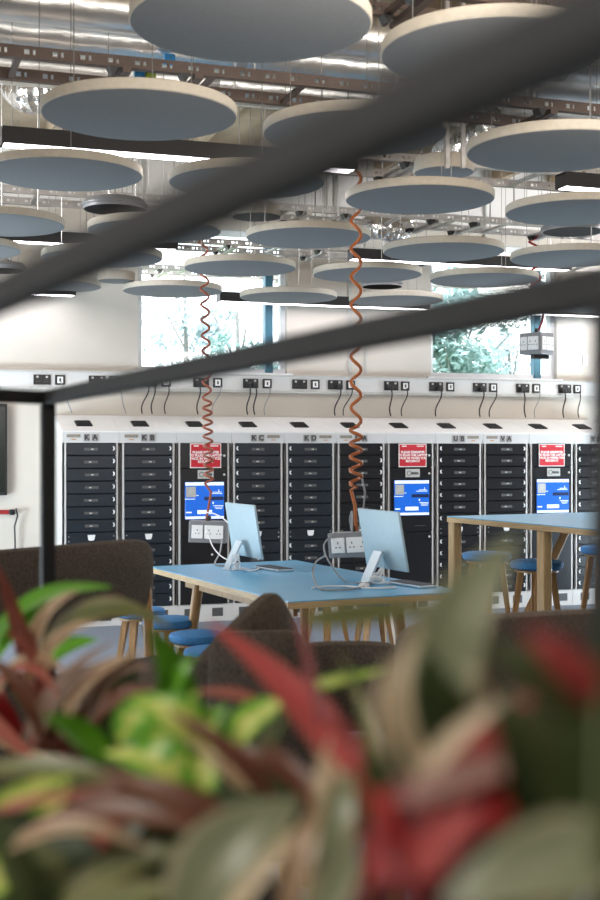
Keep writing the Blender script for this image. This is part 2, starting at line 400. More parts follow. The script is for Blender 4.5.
gc = Vector((.21, DEP*.42, ZH+.012+(DEP*.42+.004)*math.tan(ang)+.005))
gm = MB().box(gc, (.135,.15,.010), rot=R)
for k in range(6): gm.box(gc+R@Vector((0,-.055+.022*k,.008)), (.115,.008,.008), rot=R)
shared('vent_grille', gm, 'black_plastic')
shared('plinth', MB().box((BW/2,.018,ZB/2), (BW-.002,.03,ZB), bev=.002), 'locker_frame')
vm = MB().box((0,.0025,.08), (.096,.002,.072))
for k in range(5): vm.box((0,.001,.052+.014*k), (.09,.003,.006))
shared('plinth_vent', vm, 'slot_grey')
shared('interior_back', MB().box((BW/2,.03,(ZB+ZT)/2), (BW-2*ST_W+.01,.006,ZT-ZB)), 'dark_gap')
DWD = BW-2*ST_W-.0015
for nm, m in (('drawer_navy','drawer_navy'),('drawer_black','drawer_black')):
    shared(nm, MB().box((0,.006,0), (DWD,.024,PIT-.008), bev=.003), m)
shared('card_slot', MB().box((0,-.008,0), (.115,.004,.024), bev=.0015), 'slot_grey')
shared('slot_lamp', MB().box((0,-.0115,0), (.022,.003,.010), bev=.001), 'plate_pale')
lm = MB(); lm.loft([[Vector((.006*math.sin(k*.6)*1.6-.004, y, .017-.0068*k)) + Vector((dx,0,0)) for dx, y in ((-.005,-.006),(.006,-.006),(.006,-.012),(-.005,-.012))] for k in range(6)])
shared('latch', lm, 'latch_white')
shared('key_plate', MB().prism([(-.032,0,.022),(.032,0,.022),(.026,0,-.016),(.016,0,-.026),(-.016,0,-.026),(-.026,0,-.016)], (0,-.006,0), (0,-.013,0)), 'latch_white')
shared('keyhole', MB().prism([(-.016,0,.012),(.016,0,.012),(.012,0,-.008),(-.012,0,-.008)], (0,-.0125,0), (0,-.0145,0)), 'plate_grey')
shared('side_bolt', MB().box((-DWD/2+.02,-.008,.02), (.008,.004,.008)).box((-DWD/2+.02,-.008,-.02), (.008,.004,.008)).box((DWD/2-.02,-.008,.02), (.008,.004,.008)).box((DWD/2-.02,-.008,-.02), (.008,.004,.008)), 'plate_pale')
shared('letter_plate', MB().box((0,-.005,0), (.052,.006,.060), bev=.001), 'plate_grey')
mk = MB().box((0,-.005,0), (.115,.005,.026), bev=.001)
shared('maker_plate', mk, 'plate_brown')
shared('maker_mark', MB().box((0,-.005,-.030), (.04,.003,.007)), 'orange_mark')
shared('terminal_door', MB().box((0,.006,0), (DWD,.024,1.0), bev=.002), 'drawer_black')

def base_locker(i, label, cat='locker', name='laptop_locker', group='laptop lockers along the wall'):
    t = thing(name, label, cat, (SX0+BW*i, NL, 0), 0, group)
    for nm in ('carcass','header_panel','sloped_top','vent_grille','interior_back'): obj(nm, M[nm], None, t)
    p = obj('plinth', M['plinth'], None, t); obj('vent', M['plinth_vent'], None, p).location = (.12,0,0); obj('vent', M['plinth_vent'], None, p).location = (BW-.12,0,0)
    return t
def drawer_locker(i, letters, latch_right, navy):
    t = base_locker(i, 'tall laptop locker of dark drawers with the letters %s on its header' % letters)
    for r in range(NR):
        z = ZT - PIT*(r+.5)
        d = obj('drawer', M['drawer_navy' if navy else 'drawer_black'], None, t); d.location = (BW/2, -.002, z)
        if r == 7:
            k = obj('key_plate', M['key_plate'], None, d, label='white lock plate'); obj('side_bolt', M['side_bolt'], None, d); k.location = (0,0,.01)
        else:
            s = obj('card_slot', M['card_slot'], None, d); l = obj('slot_lamp', M['slot_lamp'], None, d)
            s.location = (random.uniform(-.004,.004),0,0); l.location = (random.uniform(-.012,.02),0,0)
            q = obj('latch', M['latch'], None, d); q.location = ((1 if latch_right else -1)*(DWD/2-.022), 0, .008)
            if not latch_right: q.rotation_euler = (0, math.pi, 0); q.location.z = .008
    for k, ch in enumerate(letters):
        p = obj('letter_plate', M['letter_plate'], None, t); p.location = (.205+.068*k, 0, (ZT+ZH)/2)
        lettering(ch, .062, 'letter_dark', p, (0,-.0088,0), bold=.002)
    p = obj('maker_plate', M['maker_plate'], None, t); p.location = (.095 if latch_right else .385, 0, (ZT+ZH)/2+.014)
    obj('mark', M['maker_mark'], None, p)
    return t
def terminal(i, label):
    t = base_locker(i, label, 'locker', 'locker_terminal', 'laptop lockers along the wall')
    tall = [(ZT-.215, ZT-.003), (.735, ZT-.223), (ZB+.003, .728)]
    for k, (z0, z1) in enumerate(tall):
        d = obj('panel_door', MB().box((0,.006,0), (DWD,.024,z1-z0), bev=.002), 'drawer_black', t); d.location = (BW/2,-.002,(z0+z1)/2)
        kb = MB().lathe([(.010,0),(.011,.006),(.006,.009)], 12); kb.bm.transform(Matrix.Rotation(math.pi/2, 4, 'X'))
        q = obj('key_lock', kb, 'plate_pale', d, True); q.location = (DWD/2-.03,-.006, (0 if k==0 else (z1-z0)/2-.05))
        if k == 2: q.location = (.07 if i==2 else DWD/2-.03, -.006, (z1-z0)/2-.15 if i==2 else (z1-z0)/2-.04)
    # red notice
    sw, sh = .275, .212
    zc = ZT-.003-sh/2
    s = obj('red_notice', MB().box((0,0,0), (sw,.004,sh)), 'sign_white', t, label='red notice with white lettering'); s.location = (BW/2+.012-(.02 if i==9 else 0),-.013,zc)
    obj('red_field', MB().box((0,-.003,0), (sw-.016,.003,sh-.016)), 'sign_red', s)
    lettering('PLEASE REMEMBER\nTO PLUG THE LAPTOP\nBACK IN WHEN YOU\nRETURN IT', .0285, 'sign_white', s, (0,-.0052,-.012), spacing=.95, bold=.0012)
    for a, b in ((-.085,.045),(.075,.07)):
        obj('heading_line', MB().box((a,-.0048,sh/2-.022), (b,.001,.010)), 'sign_white', s)
    # small plate
    p = obj('name_plate', MB().box((0,0,0), (.14,.004,.075), bev=.001), 'plate_pale', t, label='grey name plate'); p.location = (BW/2+.012,-.014,ZT-.27)
    ring = MB(); ring.lathe([(.018,-.001),(.022,-.001),(.022,.001),(.018,.001),(.018,-.001)], 20, cap=False); ring.bm.transform(Matrix.Rotation(math.pi/2,4,'X'))
    o = obj('emblem', ring, 'letter_dark', p); o.location = (-.035,-.003,0)
    obj('emblem_bar', MB().box((.02,-.003,-.002), (.072,.002,.022)), 'slot_grey', p)
    # touch screen
    W, H = .345, .32; zc = 1.03
    s = obj('touch_screen', MB().box((0,0,0), (W,.008,H), bev=.002), 'screen_blue', t, label='lit blue touch screen'); s.location = (BW/2+.002,-.016,zc+.015)
    e = MB().box((0,-.0047,H/2-.016), (W-.006,.001,.028)).box((0,-.0047,-H/2+.014), (W-.006,.001,.022)); obj('screen_band', e, 'screen_white', s)
    obj('blank_tile', MB().box((-W*.35,-.0047,.075), (.085,.001,.09)), 'plate_pale', s)
    obj('menu_bar', MB().box((.082,-.0047,.018), (.17,.001,.030)), 'screen_dark', s)
    bt = MB().box((0,-.0047,-H/2+.062), (.13,.0012,.034), bev=.0004); obj('button', bt, 'screen_white', s)
    ln = MB()
    for (a, z, w, h) in ((.10,.060,.11,.006),(.11,.072,.08,.005),(.12,-.045,.09,.006),(.125,-.058,.075,.005),(.125,-.070,.06,.005),(-.13,.014,.09,.006),(-.14,-.10,.05,.012),(.125,.085,.006,.022),(.075,-.02,.012,.018),(-.065,.045,.02,.006)):
        ln.box((a,-.0047,z), (w,.001,h))
    obj('screen_marks', ln, 'screen_white', s)
    if i != 2:
        obj('vent_slot', MB().box((BW/2+.09,-.010,.79), (.10,.003,.006)), 'slot_grey', t)
drawer_locker(0,'KA',True,True); drawer_locker(1,'KB',True,True)
terminal(2,'dark self-service locker bay with red notice between the KB and KC lockers')
drawer_locker(3,'KC',False,True); drawer_locker(4,'KD',False,True); drawer_locker(5,'UA',True,False)
terminal(6,'black self-service locker bay with red notice between the UA and UB lockers')
drawer_locker(7,'UB',False,False); drawer_locker(8,'VA',True,False)
terminal(9,'black self-service locker bay with red notice between the VA and VB lockers')
drawer_locker(10,'VB',False,False)

# ------------------------------------------------------------------ acoustic discs
DD = .82
def disc_meshes(D, T):
    r = D/2
    rim = MB().lathe([(r-.004,.004),(r,.008),(r,T-.006),(r-.006,T),(.01,T)], 64, cap=True).mesh('rim','felt_rim_lit',True)
    face = MB().lathe([(.005,0),(r-.012,0),(r-.004,.003),(r-.004,.012)], 64, cap=True).mesh('felt_face','felt_shaded',True)
    return rim, face
RIM, FACE = disc_meshes(DD, .05)
def disc(xl, xr, yb, label, D=DD, meshes=None, dh=0, T=.05, group='large round acoustic discs hung from the ceiling'):
    z = D*F/(xr-xl); H = (450-yb)*(z+D/2)/F + dh
    x = ((xl+xr)/2-300)/F*z
    s, n = room(x, z)
    t = thing('acoustic_disc', label, 'acoustic panel', (s, n, CAMH+H), 0, group)
    a, b = meshes or (RIM, FACE)
    obj('rim', a, None, t, label='felt rim coloured as lit'); obj('felt_face', b, None, t)
    top = CEIL-CAMH-H
    for k in range(3):
        an = k*2.094+.5
        obj('suspension_wire', MB().tube([(math.cos(an)*D*.36, math.sin(an)*D*.36, T-.004), (math.cos(an)*D*.36, math.sin(an)*D*.36, top+.001)], .0022, 4), 'wire', t)
    return n
DISCS = [
 (130,372,64,'largest acoustic disc, hanging under the silver ducts over the room'),
 (381,605,88,'very large acoustic disc crossed by the upper end of the thick black rail'),
 (42,237,141.5,'large acoustic disc hanging directly before the long black ceiling light'),
 (263,447,157,'large acoustic disc half hidden behind the middle of the thick black rail'),
 (467,647,173,'large acoustic disc below the silver ducts, beside the two steel hanger posts'),
 (-14,142,192,'acoustic disc hanging just under the end of the long black ceiling light'),
 (169,325,200,'acoustic disc mostly covered by the thick rail, above the small drum panel'),
 (345.5,494,215,'acoustic disc right where the top of the orange coiled cord passes behind it'),
 (506,644,226,'acoustic disc directly above a round dark diffuser, past the orange cord'),
 (-67,64,237,'acoustic disc below a dark round diffuser, its far side at the ceiling light'),
 (88,221,243,'acoustic disc crossed by the thick rail, above the rust coiled cord'),
 (246,371,249,'acoustic disc that the orange coiled cord crosses at its edge, under the cable trays'),
 (383,504,262,'acoustic disc hanging before the black housing of a ceiling light, above the second window'),
 (511,628,268,'acoustic disc under a dark round diffuser, above the second window'),
 (-101,20,260,'acoustic disc of which only the end shows, above a dark round diffuser'),
 (42,162,268,'acoustic disc behind the thick rail, over the lone small drum panel'),
 (184,296,277,'acoustic disc in front of the first window, hiding part of the rust cord'),
 (313,422,283,'acoustic disc between the windows, crossed by the orange coiled cord'),
 (430,538,288,'acoustic disc at the top of the second window, resting visually on the thin rail'),
 (2,101,293,'acoustic disc close to the wall, almost hidden by the thick rail'),
 (123,222,298,'acoustic disc at the first window, crossed by the rust coiled cord'),
 (240,337,304,'acoustic disc overlapping the blue mullion of the first window'),
 (349,443,307,'acoustic disc under a dark round diffuser between the two windows'),
 (549,640,313,'acoustic disc partly behind the thin rail, beyond the hanging pod'),
]
for d in DISCS: disc(*d)
SMALL = disc_meshes(.36, .09)
SMALLER = disc_meshes(.30, .075)
for xl, xr, yb, lb in ((232,281,222,'small thick drum-shaped panel above the rust coiled cord'), (98,135,284,'small thick drum-shaped panel beside the first window'), (414,474,180,'small round panel high beside the two steel hanger posts')):
    disc(xl, xr, yb, lb, .30 if xl == 98 else .36, SMALLER if xl == 98 else SMALL, T=.075 if xl == 98 else .09, group='small round drum panels')
# dark round diffusers
def diffuser(cx, cy, w, D, label):
    z = D*F/w; q = at(cx, cy, z)
    t = thing('round_diffuser', label, 'air diffuser', tuple(q), 0, 'dark round diffusers')
    r = D/2
    obj('collar', MB().lathe([(r*.5,.066),(r*.86,.062),(r*1.0,.03),(r*1.0,.022),(r*.95,.02),(r*.95,.0),(r*.93,.0),(r*.925,.01)], 48, cap=False), 'pod_grey', t, True)
    obj('hollow', MB().lathe([(r*.927,.002),(r*.91,.05),(r*.55,.058),(.01,.06)], 48), 'diffuser_dark', t, True)
    obj('rod', MB().tube([(0,0,.05),(0,0,CEIL-q.z+.001)], .006, 6), 'wire', t)
    obj('boss', MB().lathe([(.05,.05),(.045,.09),(.012,.10)], 20), 'galvanised', t, True)
diffuser(115,210,66,.40,'dark round hollow diffuser below the long black ceiling light')
diffuser(2,271,49,.40,'dark round hollow diffuser of which only one end shows, above the thick rail')
diffuser(382,287,42,.36,'small dark round hollow diffuser beside the orange coiled cord')
diffuser(573,232,64,.47,'dark round hollow diffuser above the hanging pod window')

# ------------------------------------------------------------------ linear lights, trays, ducts
def linear(px0, px1, y300, h, label, W=.125, Hh=.085):
    d = h*F*CT/(450-y300)
    a = onplane(px0, 300, d).x; b = onplane(px1, 300, d).x
    L = b-a
    t = thing('linear_light', label, 'ceiling light', ((a+b)/2, d+W/2, CAMH+h), 0, 'black linear ceiling lights')
    hb = MB().box((0,-W/2+.006,Hh/2), (L,.012,Hh)).box((0,W/2-.006,Hh/2), (L,.012,Hh)).box((0,0,Hh-.006), (L,W-.024,.012)).box((-L/2+.006,0,Hh/2), (.012,W-.024,Hh)).box((L/2-.006,0,Hh/2), (.012,W-.024,Hh))
    obj('housing', hb, 'light_housing', t)
    obj('diffuser', MB().box((0,0,.004), (L-.03,W-.03,.012)), 'light_diffuser', t)
    for sx in (-.4,.4):
        obj('suspension_wire', MB().tube([(sx*L,0,Hh-.004),(sx*L,0,CEIL-CAMH-h+.001)], .0022, 4), 'wire', t)
linear(2,358,165,1.55,'long black linear ceiling light crossing behind the thick rail')
linear(566,900,165,1.55,'black linear light continuing the long one past the hanger posts', )
linear(-120,178,255.5,1.55,'black linear ceiling light above the rust cord, ending behind the thick rail')
linear(353,572,255.5,1.55,'black linear ceiling light from the orange cord to above the second window')
linear(-200,76,304,1.32,'black linear light near the wall, ending behind the thick rail')
linear(220,430,304,1.32,'black linear light near the wall between the two windows')
linear(518,740,304,1.32,'black linear light near the wall above the hanging pod')

TRH = 1.75
def tray(ya, yb, label, m='galvanised', s0=-3.2, s1=10.8, posts=(), vs=(), rh=.05):
    da, db = TRH*F*CT/(450-ya), TRH*F*CT/(450-yb)
    t = thing('cable_tray', label, 'cable tray', (0, 0, CAMH+TRH), 0, 'steel cable trays under the ceiling')
    for d in (da, db):
        r = MB(); L = s1-s0
        r.box(((s0+s1)/2, d, rh-.008), (L,.004,.016)).box(((s0+s1)/2, d, .008), (L,.004,.016)).box(((s0+s1)/2, d+.018, .002), (L,.036,.004)).box(((s0+s1)/2, d+.018, rh-.002), (L,.036,.004))
        x = s0
        while x < s1-.13:
            r.box((x+.035, d, rh/2), (.075,.004,rh-.032)); x += .125
            r.box((x-.022, d, rh/2), (.016,.004,rh-.032))
        obj('rail', r, m, t)
    x = s0+.2; rg = MB().box((0, (da+db)/2+.018, .012), (.03, db-da, .018)).mesh('rung', m)
    while x < s1:
        obj('rung', rg, None, t).location = (x,0,0); x += .45
    hg = MB().tube([(0,0,0),(0,0,CEIL-CAMH-TRH+.001)], .005, 5).mesh('hanger_rod','wire'); x = s0+.4
    while x < s1:
        for d in (da, db): obj('hanger_rod', hg, None, t).location = (x,d+.018,0)
        x += 1.5
    for px in posts:
        p = onplane(px, 140, db+.02)
        obj('hanger_post', MB().box((p.x, db+.018, (CEIL-CAMH-TRH)/2-.13), (.03,.03,CEIL-CAMH-TRH+.26)), 'galvanised', t)
    for px in vs:
        p = onplane(px, 140, da)
        v = MB().prism([(p.x-.024,0,-.001),(p.x+.024,0,-.001),(p.x+.006,0,-.034),(p.x-.006,0,-.034)], (0,da-.02,0), (0,da+.05,0))
        obj('beam_clamp', v, 'black_plastic', t); v = MB()
        v.prism([(p.x-.022,0,-.001),(p.x+.022,0,-.001),(p.x+.006,0,-.032),(p.x-.006,0,-.032)], (0,db-.02,0), (0,db+.04,0))
        obj('beam_clamp', v, 'black_plastic', t)
        obj('strut', MB().box((p.x+.06,(da+db)/2+.02,-.014), (.04, db-da+.1,.026)), m, t)
tray(-22, 5, 'steel cable tray coloured with a tan reflection, above the two largest discs', 'steel_tan_reflect', posts=(), vs=(414,))
tray(85, 106, 'steel cable tray coloured with a tan reflection, running under the silver ducts', 'steel_tan_reflect', vs=(113,185,420,541), rh=.055)
tray(153.5, 171, 'steel cable tray behind the two hanger posts, level with the long light', vs=(406,), posts=(), s0=onplane(312,160,7.0).x)
tray(211, 221.5, 'steel cable tray crossing behind the orange cord above the diffusers', vs=(300,345,432,474,557), )
tray(249, 256.5, 'steel cable tray above the rust cord, in front of the first window', vs=(228,318,440,522))
tray(276, 281, 'steel cable tray closest to the wall, over both windows', vs=(160,282,365,420))
# two upright steel posts hanging by the tray
for px in (447,463):
    q0 = onplane(px,122,6.2); q1 = onplane(px,168,6.2)
    tag(obj('hanger_post', MB().box((q0.x,6.2,(CEIL+q1.z)/2), (.022,.022,CEIL-q1.z+.002)), 'galvanised'), 'slim upright steel hanger post, %s of the pair under the ducts' % ('first' if px==447 else 'second'), 'hanger post', 'pair of steel hanger posts')
def duct(y300, h, r, label, m='duct_foil', s0=-4.2, s1=11.8):
    d = h*F*CT/(450-y300)
    t = thing('air_duct', label, 'duct', (0,d,CAMH+h), 0, 'silver air ducts under the ceiling')
    pts = []; x = s0
    rad = []
    while x < s1:
        pts.append((x,0,0)); rad.append(r); x += .25
    obj('pipe', MB().tube(pts, r, 28, radii=rad), m, t, True)
    jb = MB().tube([(-.03,0,0),(.03,0,0)], r+.006, 28).mesh('joint_band','galvanised',True); x = s0+.5
    while x < s1:
        obj('joint_band', jb, None, t).location = (x,0,0); x += 1.9
    hg = MB().tube([(0,0,r-.01),(0,0,CEIL-CAMH-h+.001)], .006, 5).mesh('hanger_rod','wire'); x = s0+.9
    while x < s1:
        obj('hanger_rod', hg, None, t).location = (x,0,0); x += 1.9
    DUCTS.append(t)
    return d
DUCTS = []
duct(30, 2.36, .125, 'silver foil air duct running highest above the tray')
duct(58, 2.33, .13, 'silver foil air duct in the middle of the three')
d3 = duct(91, 2.33, .13, 'silver foil air duct lowest in view, seen between the tray rails')
# coloured tape labels on the duct
for px, py, m, lb in ((140,74,'tag_blue','blue tape tag on the silver duct by the first large disc'),(151,76,'tag_green','green tape tag on the silver duct beside a blue one'),(170,59,'tag_blue','blue tape tag on the silver duct under the largest disc')):
    dd = d3-.15 if py > 65 else 2.33*F*CT/(450-58)-.15
    q = onplane(px, py, dd); 
    _du = DUCTS[2] if py > 65 else DUCTS[1]
    obj('tape_tag', MB().box((q.x, dd+.012-_du.location.y, q.z-_du.location.z), (.06,.03,.055)), m, _du, label=lb)
def flex(path, r, label, turns=40):
    t = thing('flexible_duct', label, 'duct', (0,0,0), 0, 'crinkled silver flexible ducts')
    P = [Vector(p) for p in path]; pts = []; rad = []
    n = 60
    for i in range(n+1):
        u = i/n*(len(P)-1); k = min(int(u), len(P)-2); f = u-k
        p0, p1, p2, p3 = P[max(k-1,0)], P[k], P[k+1], P[min(k+2,len(P)-1)]
        pts.append(.5*((2*p1)+(-p0+p2)*f+(2*p0-5*p1+4*p2-p3)*f*f+(-p0+3*p1-3*p2+p3)*f**3)); rad.append(r*(1+.06*math.sin(i*1.9)+random.uniform(-.02,.02)))
    obj('sleeve', MB().tube(pts, r, 20, radii=rad), 'foil_crinkle', t, True)
flex([at(75,88,8.2), at(52,92,8.15), at(28,92,8.2), at(18,78,8.6), at(22,55,8.9)], .13, 'crinkled silver flexible duct bend under the ducts beside a large disc')
flex([at(505,124,8.0), at(482,140,8.1), at(462,152,8.3), at(440,160,8.6), at(415,160,9.0)], .13, 'crinkled silver flexible duct behind the two hanger posts')
flex([at(368,228,9.9), at(382,228,9.8), at(395,232,9.9), at(402,226,10.1), at(404,205,10.2)], .09, 'crinkled foil duct end beside the orange coiled cord')
flex([at(-6,196,10.2), at(-2,240,10.2), at(2,262,10.2)], .08, 'narrow crinkled foil duct drop at the thick rail')
# thin conduits dropping down the far wall
for k, (px, y0, lb) in enumerate(((143,262,'slim grey conduit dropping beside the first window'),(328,236,'slim grey conduit high on the wall near the orange cord'),(338,238,'second slim grey conduit beside the orange cord'),(486,250,'slim grey conduit above the second window'))):
    q = onplane(px, y0, NW-.03)
    tag(obj('conduit', MB().tube([(q.x,NW-.016,CEIL),(q.x,NW-.016,max(q.z, WT+.02))], .013, 8), 'plate_pale', None, True), lb, 'conduit', 'slim conduits on the far wall')

# ------------------------------------------------------------------ tables
FA = math.atan2(-.99,.124)            # long axis of the furniture in room axes
LX = Vector((math.cos(FA), math.sin(FA), 0)); LYv = Vector((-LX.y, LX.x, 0))
def rotz(v): return math.atan2(v.y, v.x)
tc = at(293,603,6.06); TH_T = .74
# table local: x along long axis towards camera, y to the far-side
L1, W1 = 2.06, 1.03
A = at(154,567,7.9); Dn = at(293,603,6.05); Bq = at(285,562,8.26)
ctr = (A + at(458,590,6.6))/2
t = thing('study_table', 'low blue-topped plywood table with two computers, ringed by blue stools', 'table', (ctr.x, ctr.y, 0), FA)
top = MB().box((0,0,TH_T-.003), (L1,W1,.006), bev=.001); obj('table_top', top, 'table_blue', t, label='blue laminate table surface')
obj('ply_board', MB().box((0,0,TH_T-.022), (L1,W1,.032)), 'ply_edge', t, label='pale plywood edge')
for sx in (-1,1):
    for sy in (-1,1):
        obj('leg', MB().tube([(sx*(L1/2-.46), sy*(W1/2-.16), TH_T-.036), (sx*(L1/2-.36), sy*(W1/2-.10), 0)], .03, 10, radii=[.036,.024]), 'oak', t, True)
obj('apron', MB().box((0,W1/2-.16,TH_T-.075), (L1-.5,.025,.075)).box((0,-W1/2+.16,TH_T-.075), (L1-.5,.025,.075)), 'oak', t)
# high table
hc = at(447,517,8.14); L2, W2, H2 = 1.95, 1.5, 1.05
hctr = Vector((hc.x, hc.y, 0)) + LX*(L2/2) + LYv*(W2/2)
t = thing('high_table', 'tall blue-topped oak table with square legs, stools tucked beneath', 'table', (hctr.x, hctr.y, 0), FA)
obj('table_top', MB().box((0,0,H2-.003), (L2,W2,.006), bev=.001), 'table_blue', t, label='blue laminate table surface')
obj('ply_board', MB().box((0,0,H2-.022), (L2,W2,.032)), 'ply_edge', t, label='pale plywood edge')
for ly in (-W2/2+.035, W2/2-.035):
    for lx in (-L2/2+.04, -L2/2+.99, L2/2-.04):
        obj('leg', MB().box((lx, ly, (H2-.038)/2), (.07,.06,H2-.038), bev=.004), 'oak_pale', t)
for lx in (-L2/2+.04, -L2/2+.99, L2/2-.04): obj('cross_rail', MB().box((lx,0,.12), (.05,W2-.13,.05), bev=.003), 'oak_pale', t)
_b = [at(530,608,8.35), at(563,538,8.35)]; _d = _b[1]-_b[0]
_b = [_b[0]-_d*((_b[0].z-.1)/_d.z), _b[1]+_d*((H2-.03-_b[1].z)/_d.z)]
_iv = Matrix.Rotation(-FA,4,'Z') @ Matrix.Translation((-hctr.x,-hctr.y,0))
obj('brace', MB().tube([_iv@_b[0], _iv@_b[1]], .034, 4), 'oak', t)

# ------------------------------------------------------------------ stools
def make_stool(h, D, splay, name):
    t = thing(name, 'x', 'stool')
    r = D/2; T = .055
    obj('seat', MB().lathe([(.01,h-T),(r-.02,h-T),(r-.004,h-T+.012),(r,h-.022),(r-.008,h-.006),(r-.03,h),(.01,h+.001)], 36), 'seat_blue', t, True)
    obj('seat_board', MB().lathe([(.01,h-T-.016),(r-.03,h-T-.016),(r-.03,h-T),(.01,h-T)], 32), 'oak', t, True)
    for k in range(4):
        a = k*math.pi/2+math.pi/4
        c_, s_ = math.cos(a), math.sin(a)
        p0 = Vector((c_*(r-.07), s_*(r-.07), h-T-.015)); p1 = Vector((c_*(r-.07+splay), s_*(r-.07+splay), 0))
        tv = Vector((-s_,c_,0))*.014; rv = Vector((c_,s_,0))
        obj('leg', MB().loft([[p0-tv*1.7-rv*.02, p0+tv*1.7-rv*.02, p0+tv*1.7+rv*.02, p0-tv*1.7+rv*.02], [p1-tv-rv*.013, p1+tv-rv*.013, p1+tv+rv*.013, p1-tv+rv*.013]]), 'oak', t)
    if h > .6:
        zf = .22; rr = r-.07+splay*(1-zf/h)
        fb = MB()
        for k in range(4):
            a = k*math.pi/2+math.pi/4; b = a+math.pi/2
            fb.tube([(math.cos(a)*rr,math.sin(a)*rr,zf),(math.cos(b)*rr,math.sin(b)*rr,zf)], .011, 6)
        obj('foot_rail', fb, 'oak', t, True)
    return t
hs = make_stool(.785,.335,.10,'bar_stool'); ls = make_stool(.45,.33,.07,'low_stool')
HS = [(536.5,572,7.88,.35,'blue round bar stool beside the front leg of the tall table'),(487,556,8.5,.2,'blue round bar stool behind the first, deeper under the tall table'),(604,557,9.05,.5,'blue round bar stool with dark-looking seat beyond the tall table leg')]
for i,(px,py,z,rz,lb) in enumerate(HS):
    o = hs if i == 0 else copy_tree(hs)
    q = at(px,py,z); o.location = (q.x,q.y,0); o.rotation_euler = (0,0,rz); tag(o, lb, 'stool', 'blue bar stools at the tall table')
LS = [(140,8.15,'low blue stool farthest along the table side, behind the bench back'),(169,7.68,'low blue stool second along the table side, toward the lockers'),(198,7.06,'low blue stool in full view at the table side'),(215,6.50,'low blue stool mostly hidden behind the armchair')]
for i,(px,z,lb) in enumerate(LS):
    o = ls if i == 0 else copy_tree(ls)
    q = at(px,620,z); o.location = (q.x,q.y,0); o.rotation_euler = (0,0,.2+i*.3); tag(o, lb, 'stool', 'low blue stools at the study table')
for i,(px,z,lb) in enumerate(((327,8.95,'low blue stool beyond the table, before the KD locker, its legs showing below the tabletop'),(375,8.8,'low blue stool beyond the table, before the middle self-service bay'))):
    o = copy_tree(ls); q = at(px,620,z); o.location = (q.x,q.y,0); o.rotation_euler = (0,0,.5+i); tag(o, lb, 'stool', 'low blue stools at the study table')

# ------------------------------------------------------------------ computers, keyboards
def computer(px, pyb, z, tilt, label):
    q = at(px, pyb, z)
    # local: +y is the back of the panel (toward the viewer's side), x along the panel
    nb = room(-.9,-.436); rz = math.atan2(nb[1], nb[0])-math.pi/2
    t = thing('desktop_computer', label, 'computer', (q.x, q.y, TH_T), rz, 'slim blue desktop computers')
    W, Hh = .46, .335; zc = .075+Hh/2
    R = Matrix.Rotation(-tilt, 3, 'X'); cc = Vector((0,-.005,zc))
    obj('casing', MB().box(cc, (W,.016,Hh), rot=R, bev=.006, seg=2), 'computer_blue', t, True)
    obj('display', MB().box(cc+R@Vector((0,-.0086,.03)), (W-.02,.002,Hh-.09), rot=R), 'screen_off', t)
    st = MB(); y0 = .015
    st.box((0,.045,.004), (.15,.14,.008), bev=.003)
    st.loft([[Vector((sx,y,zz)) for sx, y, zz in ((-.045,a,b),(.045,a,b),(.045,a+.012,b+.004),(-.045,a+.012,b+.004))] for a,b in ((.098,.006),(.085,.04),(.045,.12),(.016,.175))])
    obj('stand', st, 'computer_silver', t)
    obj('power_plug', MB().lathe([(.011,0),(.011,.012),(.004,.016)], 14, c=(.14,.03,.0)), 'cable_white', t)
    return t, q
c1, q1 = computer(243, 569, 7.75, .16, 'slim pale blue desktop computer farther along the table, by the rust cord')
c2, q2 = computer(382, 583, 6.95, .18, 'slim pale blue desktop computer beside the pod of the orange cord')
def keyboard(px, py, z, label):
    q = at(px,py,z); t = thing('keyboard', label, 'keyboard', (q.x,q.y,TH_T), FA+.1, 'keyboards on the table')
    obj('case', MB().box((0,0,.008), (.30,.115,.014), bev=.004), 'computer_silver', t)
    km = MB()
    for r in range(5):
        for c_ in range(13): km.box((-.132+.022*c_, -.042+.021*r, .0165), (.018,.017,.004))
    obj('keys', km, 'keyboard_dark', t)
keyboard(274,568,7.72,'slim keyboard behind the farther computer')
keyboard(412,586,6.82,'slim keyboard behind the computer at the orange cord pod')

# ------------------------------------------------------------------ coiled cords and power pods
def coil_pts(p_top, p_bot, amp, pitches, frac=10, ph=0.):
    """pitches: list of (fraction_end, pitch_m, amp_factor)"""
    pts = []; L = (p_top-p_bot).length; s = 0; a = ph; d = (p_bot-p_top).normalized()
    while s < L:
        f = s/L
        for fe, pt, af in pitches:
            if f <= fe: break
        r = amp*af
        p = p_top + d*s
        pts.append(p + Vector((math.cos(a)*r, math.sin(a)*r, 0)))
        st = pt/frac; s += st; a += 2*math.pi/frac
    return pts
cordz1 = 9.5
a0 = at(203,222,cordz1); a1 = at(209,484,cordz1); a0.z = CAMH+TRH; 
cp = coil_pts(a0, a1, .031, [(.68,.118,1),(1.,.072,1.1)])
e = at(206,521,cordz1)
t1 = thing('coiled_cord', 'rust-red coiled power cord hanging before the first window', 'cord', (0,0,0))
obj('coil', MB().tube(cp + [Vector(at(211,492,cordz1)), Vector(at(209,505,cordz1)), Vector(e)], .0095, 7), 'cord_rust', t1, True)
cordz2 = 7.35
b0 = at(356,150,cordz2); b1 = at(356,487,cordz2); b0.z = CAMH+TRH
bp = coil_pts(b0, b1, .030, [(.47,.165,1),(.82,.15,1.0),(1.,.078,1.15)])
t2 = thing('coiled_cord', 'orange-brown coiled power cord hanging before the UA locker', 'cord', (0,0,0))
obj('coil', MB().tube(bp + [Vector(at(351,490,cordz2)), Vector(at(355,505,cordz2)), Vector(at(356,531,cordz2))], .0105, 8), 'cord_orange', t2, True)
